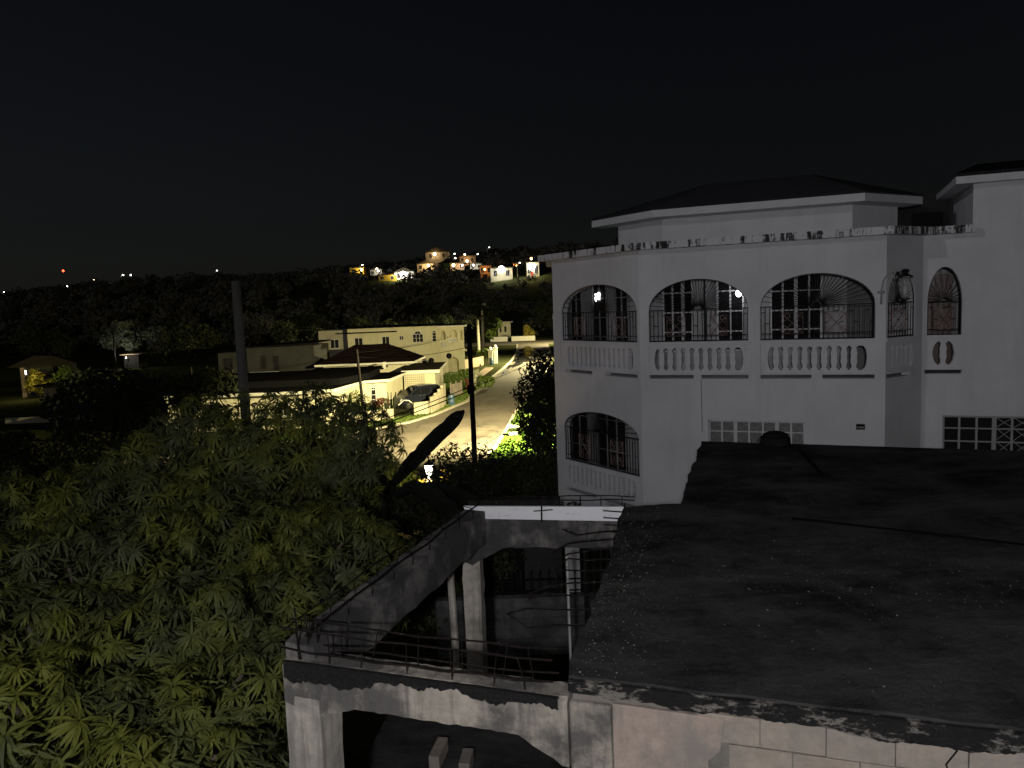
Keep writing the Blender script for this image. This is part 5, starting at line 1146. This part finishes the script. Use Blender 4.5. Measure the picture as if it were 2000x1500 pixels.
mb = MB(); mb.lathe((-68.2, 136.2, 2.0), [(.02, -.15), (.14, 0), (.02, .15)], 8); mb.build('lamp', 'lamp_soft', hp); lamp_light('lamp_light', (-68.2, 134.8, 2.9), 260, (1, .93, .75), hp, .1)
pole('utility_pole', 'thin pole in front of the faintly glowing tree', -69.5, 135, 0, 7.2, .14)
random.seed(11)
for i, (x, y, h, w, lab) in enumerate([(-21.0, 40, 6.2, 2.5, 'black leafy tree left of the timber pole'), (-19.5, 44, 5.6, 2.2, 'black tree just in front of the bungalow left end'), (-31, 44, 2.4, 2.0, 'low black tree at the far left above the mango crown'), (-33, 60, 5.5, 2.4, 'black tree between the left shed and the bungalow'), (-46, 110, 7.5, 3.5, 'broad black tree behind the far left houses'), (-30, 112, 7.0, 3.5, 'black tree behind the unlit grey house'), (-22, 125, 7.5, 3.5, 'black tree behind the two storey house left end'), (-13, 128, 7.5, 3.0, 'black tree rising behind the two storey house balcony'),
        (-6, 152, 10, 3.2, 'dark tall tree crown over the palms'), (-9, 170, 9.5, 3.5, 'dark tree left of the far end wall'), (9, 150, 9.5, 3.5, 'dark tree right of the far road behind the white house corner'), (-40, 150, 8.5, 4, 'black tree on the valley floor left of centre'), (-90, 150, 8, 4.5, 'black tree behind the yellow lit house'), (12, 90, 7.5, 2.2, 'dark tree hidden behind the left edge of the white house'), (-58, 170, 9, 4.5, 'wide black tree behind the faintly glowing tree')]):
    lb = [(x+random.uniform(-w, w), y+random.uniform(-w, w)*.6, h*random.uniform(.5, .88), w*random.uniform(.4, .6)) for _ in range(9)]
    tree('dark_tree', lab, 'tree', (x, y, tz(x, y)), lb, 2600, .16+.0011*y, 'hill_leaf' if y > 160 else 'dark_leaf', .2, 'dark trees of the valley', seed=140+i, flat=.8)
# wooded hillside (reads as one mass)
def wood():
    r = np.random.default_rng(9); n = 2600; X = r.uniform(-360, 150, n); Y = r.uniform(212, 470, n); Z = TZ(X, Y); H = r.uniform(3.0, 6.5, n)
    keep = np.ones(n, bool)
    for (hx, hy) in HILLSPOTS: keep &= ~((np.abs(X-hx*Y/hy) < 6) & (Y > hy-(12 if hy < 320 else 26)) & (Y < hy+10))
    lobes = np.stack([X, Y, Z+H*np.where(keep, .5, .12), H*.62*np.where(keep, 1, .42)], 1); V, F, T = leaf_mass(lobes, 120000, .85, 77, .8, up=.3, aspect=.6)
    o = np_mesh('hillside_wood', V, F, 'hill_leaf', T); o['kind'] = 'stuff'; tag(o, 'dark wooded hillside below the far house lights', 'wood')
HILLSPOTS = [(-75.2, 369), (-47.4, 307), (-41.9, 307), (-34, 365), (-20, 380), (-2.3, 288), (-9.5, 300), (9.7, 288), (-199, 369), (-220, 395), (-190, 385), (-66, 335), (-36, 335), (-22, 338), (-13.6, 335), (3.5, 318), (-56, 330)]
wood()

# ------------------------------------------------------------------ houses and lamps on the hill
def hill_house(label, x, y, w, h, mat, roof='beige_roof', gable=True, lamps=(), z=None, name='hill_house', extra=None):
    z = tz(x, y)-.2 if z is None else z; t = thing(name, label, 'house', (x, y, z)); f = Frame((x-w/2, y, 0), (1, 0, 0)); wallbox(f, 0, w, z-3, z+h, 6, t, mat)
    mb = MB()
    if gable: mb.prism([(x-w/2-.6, y-.7, z+h), (x+w/2+.6, y-.7, z+h), (x, y-.7, z+h+w*.22)], (0, 7.2, 0))
    else: mb.box(x-w/2-.5, x+w/2+.5, y-.7, y+6.3, z+h, z+h+.35)
    mb.build('roof', roof, t)
    for k in (-.28, .28): hwin(f, w/2+k*w-.6, w/2+k*w+.6, z+h*.35, z+h*.8, 2, t)
    for (lx, lz, r_, m, p, c) in lamps:
        mb = MB(); mb.lathe((x+lx, y-1.0, z+lz), [(.05, -r_), (r_*.75, -r_*.6), (r_, 0), (r_*.75, r_*.6), (.05, r_)], 10); mb.build('porch_lamp_glow', m, t, True); lamp_light('porch_light', (x+lx, y-1.0-r_-.2, z+lz), p, c, t, .2)  # globes larger than real lamps, their glow built into the shape
    return t
WH, OR, YL = (1, .95, .82), (1, .62, .28), (1, .82, .4)
hill_house('orange walled hill house left of the small street light', -75, 368, 9, 3.2, 'orange_wall', gable=False, lamps=[(3.5, 2.2, .3, 'lamp_warm', 462, YL)])
hill_house('bright yellow walled enclosure on the hill', -47.5, 305.5, 7, 2.6, 'yellow_wall', gable=False, lamps=[(3.6, 2.6, .35, 'lamp_white', 800, YL)])
hill_house('hill house with a blazing white porch beside the yellow wall', -41.0, 307, 7.5, 3.4, 'white_lit', lamps=[(-.3, 2.4, 1.25, 'lamp_white', 1600, WH)])
hill_house('dim two tier hill house with one warm lamp', -33.5, 372, 11, 4.0, 'cream_dull', lamps=[(-1, 3.0, .7, 'lamp_warm', 616, OR)], z=31.5)
hill_house('low dim hill house with a pair of warm lamps', -19.5, 378, 8, 4.5, 'tan_wall', gable=False, lamps=[(0, 2.0, .6, 'lamp_warm', 462, OR), (-1.0, 5.2, .45, 'lamp_warm', 154, OR)], z=29)
hill_house('flat roofed hill house with bright veranda and two windows', -2.3, 288, 8.2, 4.4, 'cream_wall', gable=False, lamps=[(0, 4.1, 1.2, 'lamp_white', 1600, WH)], z=18.2)
hill_house('small brown hill house with an orange lamp beside the bright veranda', -8.4, 298, 4.5, 4.0, 'orange_wall', gable=False, lamps=[(-.3, 2.6, .45, 'lamp_orange', 214, OR)], z=20.2)
tw_ = hill_house('narrow hill building with brilliant lamp and red panel beside the white house', 9.4, 288, 4.6, 6.0, 'cream_wall', gable=False, lamps=[(-.5, 4.4, 1.3, 'lamp_white', 1694, YL), (-.5, 7.4, .5, 'lamp_orange', 92, OR)], z=18.2)
mb = MB(); mb.box(8.6, 9.3, 287.7, 287.85, 19.2, 21.0); mb.build('panel', 'red_paint', tw_)
hill_house('rust coloured long house on the far left ridge', -220, 394, 22, 4.5, 'orange_wall', gable=False, lamps=[(-10, 2.5, .5, 'lamp_soft', 276, WH), (11.5, 3.4, .6, 'lamp_white', 400, WH)])
hill_house('low ridge house below the cluster of white lamps on the left', -204, 400, 12, 2.6, 'cream_dull', gable=False, lamps=[(-4, 3.6, .35, 'lamp_white', 184, YL), (2, 4.0, .35, 'lamp_white', 184, WH)])
hill_house('dim grey hill house at the far left edge', -252, 392, 10, 3.5, 'cream_dull', lamps=[(3, 4.2, .5, 'lamp_white', 184, WH)])
hill_house('dark hilltop house right of the warm lamps', -6, 420, 14, 4, 'grey_wall'); hill_house('dark hilltop house above the bright veranda', 8, 430, 14, 4.4, 'grey_wall'); hill_house('dim pitched hill house right of the blazing porch', -26, 345, 9, 3.4, 'green_wall')
hill_house('small ochre hill house left of the yellow wall', -65, 335, 6, 3.0, 'yellow_wall', gable=False, lamps=[(2.2, 2.0, .5, 'lamp_warm', 900, YL)], z=24.4)
hill_house('tiny cream hill house just left of the yellow wall', -56, 330, 5, 2.8, 'cream_dull', lamps=[(1.2, 2.2, .45, 'lamp_soft', 500, WH)], z=23.2)
hill_house('cream gabled hill house right of the blazing porch', -35.5, 335, 7, 3.4, 'cream_wall', lamps=[(1.5, 2.6, .55, 'lamp_warm', 900, OR)], z=24.6)
hill_house('low ochre hill house in the middle of the light band', -21.8, 338, 6, 3.2, 'tan_wall', gable=False, lamps=[(-1.6, 2.5, .6, 'lamp_warm', 900, OR), (2.2, 2.3, .4, 'lamp_soft', 300, WH)], z=24.6)
hill_house('grey hill house left of the small brown one', -13.6, 335, 5, 3.0, 'cream_dull', gable=False, lamps=[(-1.0, 2.4, .45, 'lamp_soft', 500, WH)], z=24.2)
hill_house('ochre hill house between the veranda and the narrow building', 3.8, 312, 3.2, 4.0, 'orange_wall', gable=False, lamps=[(0, 3.0, .45, 'lamp_orange', 600, OR)], z=21.4)
for (x, y, h, lab, m, r_) in [(-62.5, 330, 5, 'small white street light right of the orange hill house', 'lamp_white', .35), (-199, 371, 3, 'white lamp at the right end of the rust coloured ridge house', 'lamp_white', .55), (-189, 380, 8, 'left lamp of the white pair on the left ridge', 'lamp_white', .45), (-185, 380, 8, 'right lamp of the white pair on the left ridge', 'lamp_white', .6), (-143, 380, 9, 'lone white lamp on the dark hill left of the timber pole', 'lamp_white', .35), (-26.5, 378, 6, 'cold white lamp between the dim hill houses', 'lamp_white', .4), (-10, 400, 7, 'small white light near the hilltop', 'lamp_soft', .45), (-82, 372, 4, 'small warm lamp left of the orange hill house', 'lamp_warm', .4), (-68, 372, 3, 'white lamp just right of the orange hill house', 'lamp_white', .4), (-52.5, 306, 4.5, 'yellow lamp over the left end of the bright yellow wall', 'lamp_warm', .5),
        (-24, 345, 5, 'pale lamp in front of the green hill house', 'lamp_soft', .5), (-15, 372, 5, 'pale lamp right of the pair of warm lamps', 'lamp_soft', .5), (3.6, 290, 5, 'pale lamp right of the bright veranda', 'lamp_soft', .4), (-226, 396, 6, 'white lamp at the left end of the rust coloured house', 'lamp_white', .5), (-210, 392, 7, 'yellow lamp right of the rust coloured house', 'lamp_warm', .45), (-258, 396, 6, 'white lamp at the far left edge of the ridge', 'lamp_white', .55)]:
    z = tz(x, y); t = thing('hill_lamp', lab, 'street lamp', (x, y, z), 'lamps on the hill'); mb = MB(); mb.tube([(x, y, z-.5), (x, y, z+h), (x+.9, y-.2, z+h+.3)], [.12, .09, .06], 6); mb.build('pole', 'grey_frame', t)
    mb = MB(); mb.lathe((x+1, y-.3, z+h+.2), [(.05, -r_*.6), (r_, 0), (.05, r_*.6)], 10); mb.build('lamp', m, t, True)  # lamp heads oversized to carry their glow
rt_ = thing('radio_mast', 'slim mast with a red warning light on the far left ridge', 'mast', (-240, 420, tz(-240, 420))); z = tz(-240, 420)
mb = MB()
for s in (-1, 1): mb.tube([(-240+.6*s, 420, z-1), (-240+.1*s, 420, 36.2)], .08, 4)
for k in range(6): mb.tube([(-240.5+.07*k, 420, z+1.1*k), (-239.6-.07*k, 420, z+1.1*k+1)], .05, 4)
mb.build('lattice', 'grey_frame', rt_); mb = MB(); mb.lathe((-240, 420, 36.6), [(.05, -.6), (.65, 0), (.05, .6)], 10); mb.build('warning_light', 'lamp_red', rt_, True)

# ------------------------------------------------------------------ unseen house wall behind the view; its lamp is added for camera flash
own = thing('house', 'white wall of the house the view is taken from', 'house', (-2, -2.7, 1.9))
mb = MB(); mb.box(-8, 4, -2.9, -2.7, 1.9, 11.2); mb.build('wall', 'white_paint', own)
ol = thing('added_flash_lamp', 'wall lamp on the house the view is taken from', 'lamp', (-.5, -2.7, 9.1))
mb = MB(); mb.box(-.62, -.38, -2.7, -2.64, 8.95, 9.25); mb.build('base', 'iron_black', ol); mb = MB(); mb.lathe((-.5, -2.5, 9.1), [(.03, -.1), (.11, -.04), (.12, .04), (.05, .12)], 12); mb.build('globe', 'lamp_soft', ol, True)
lamp_light('lamp_light', (-.5, -2.25, 9.1), 1780, (1.0, .975, 1.0), ol, .12)  # added light, in place of a flash at the camera
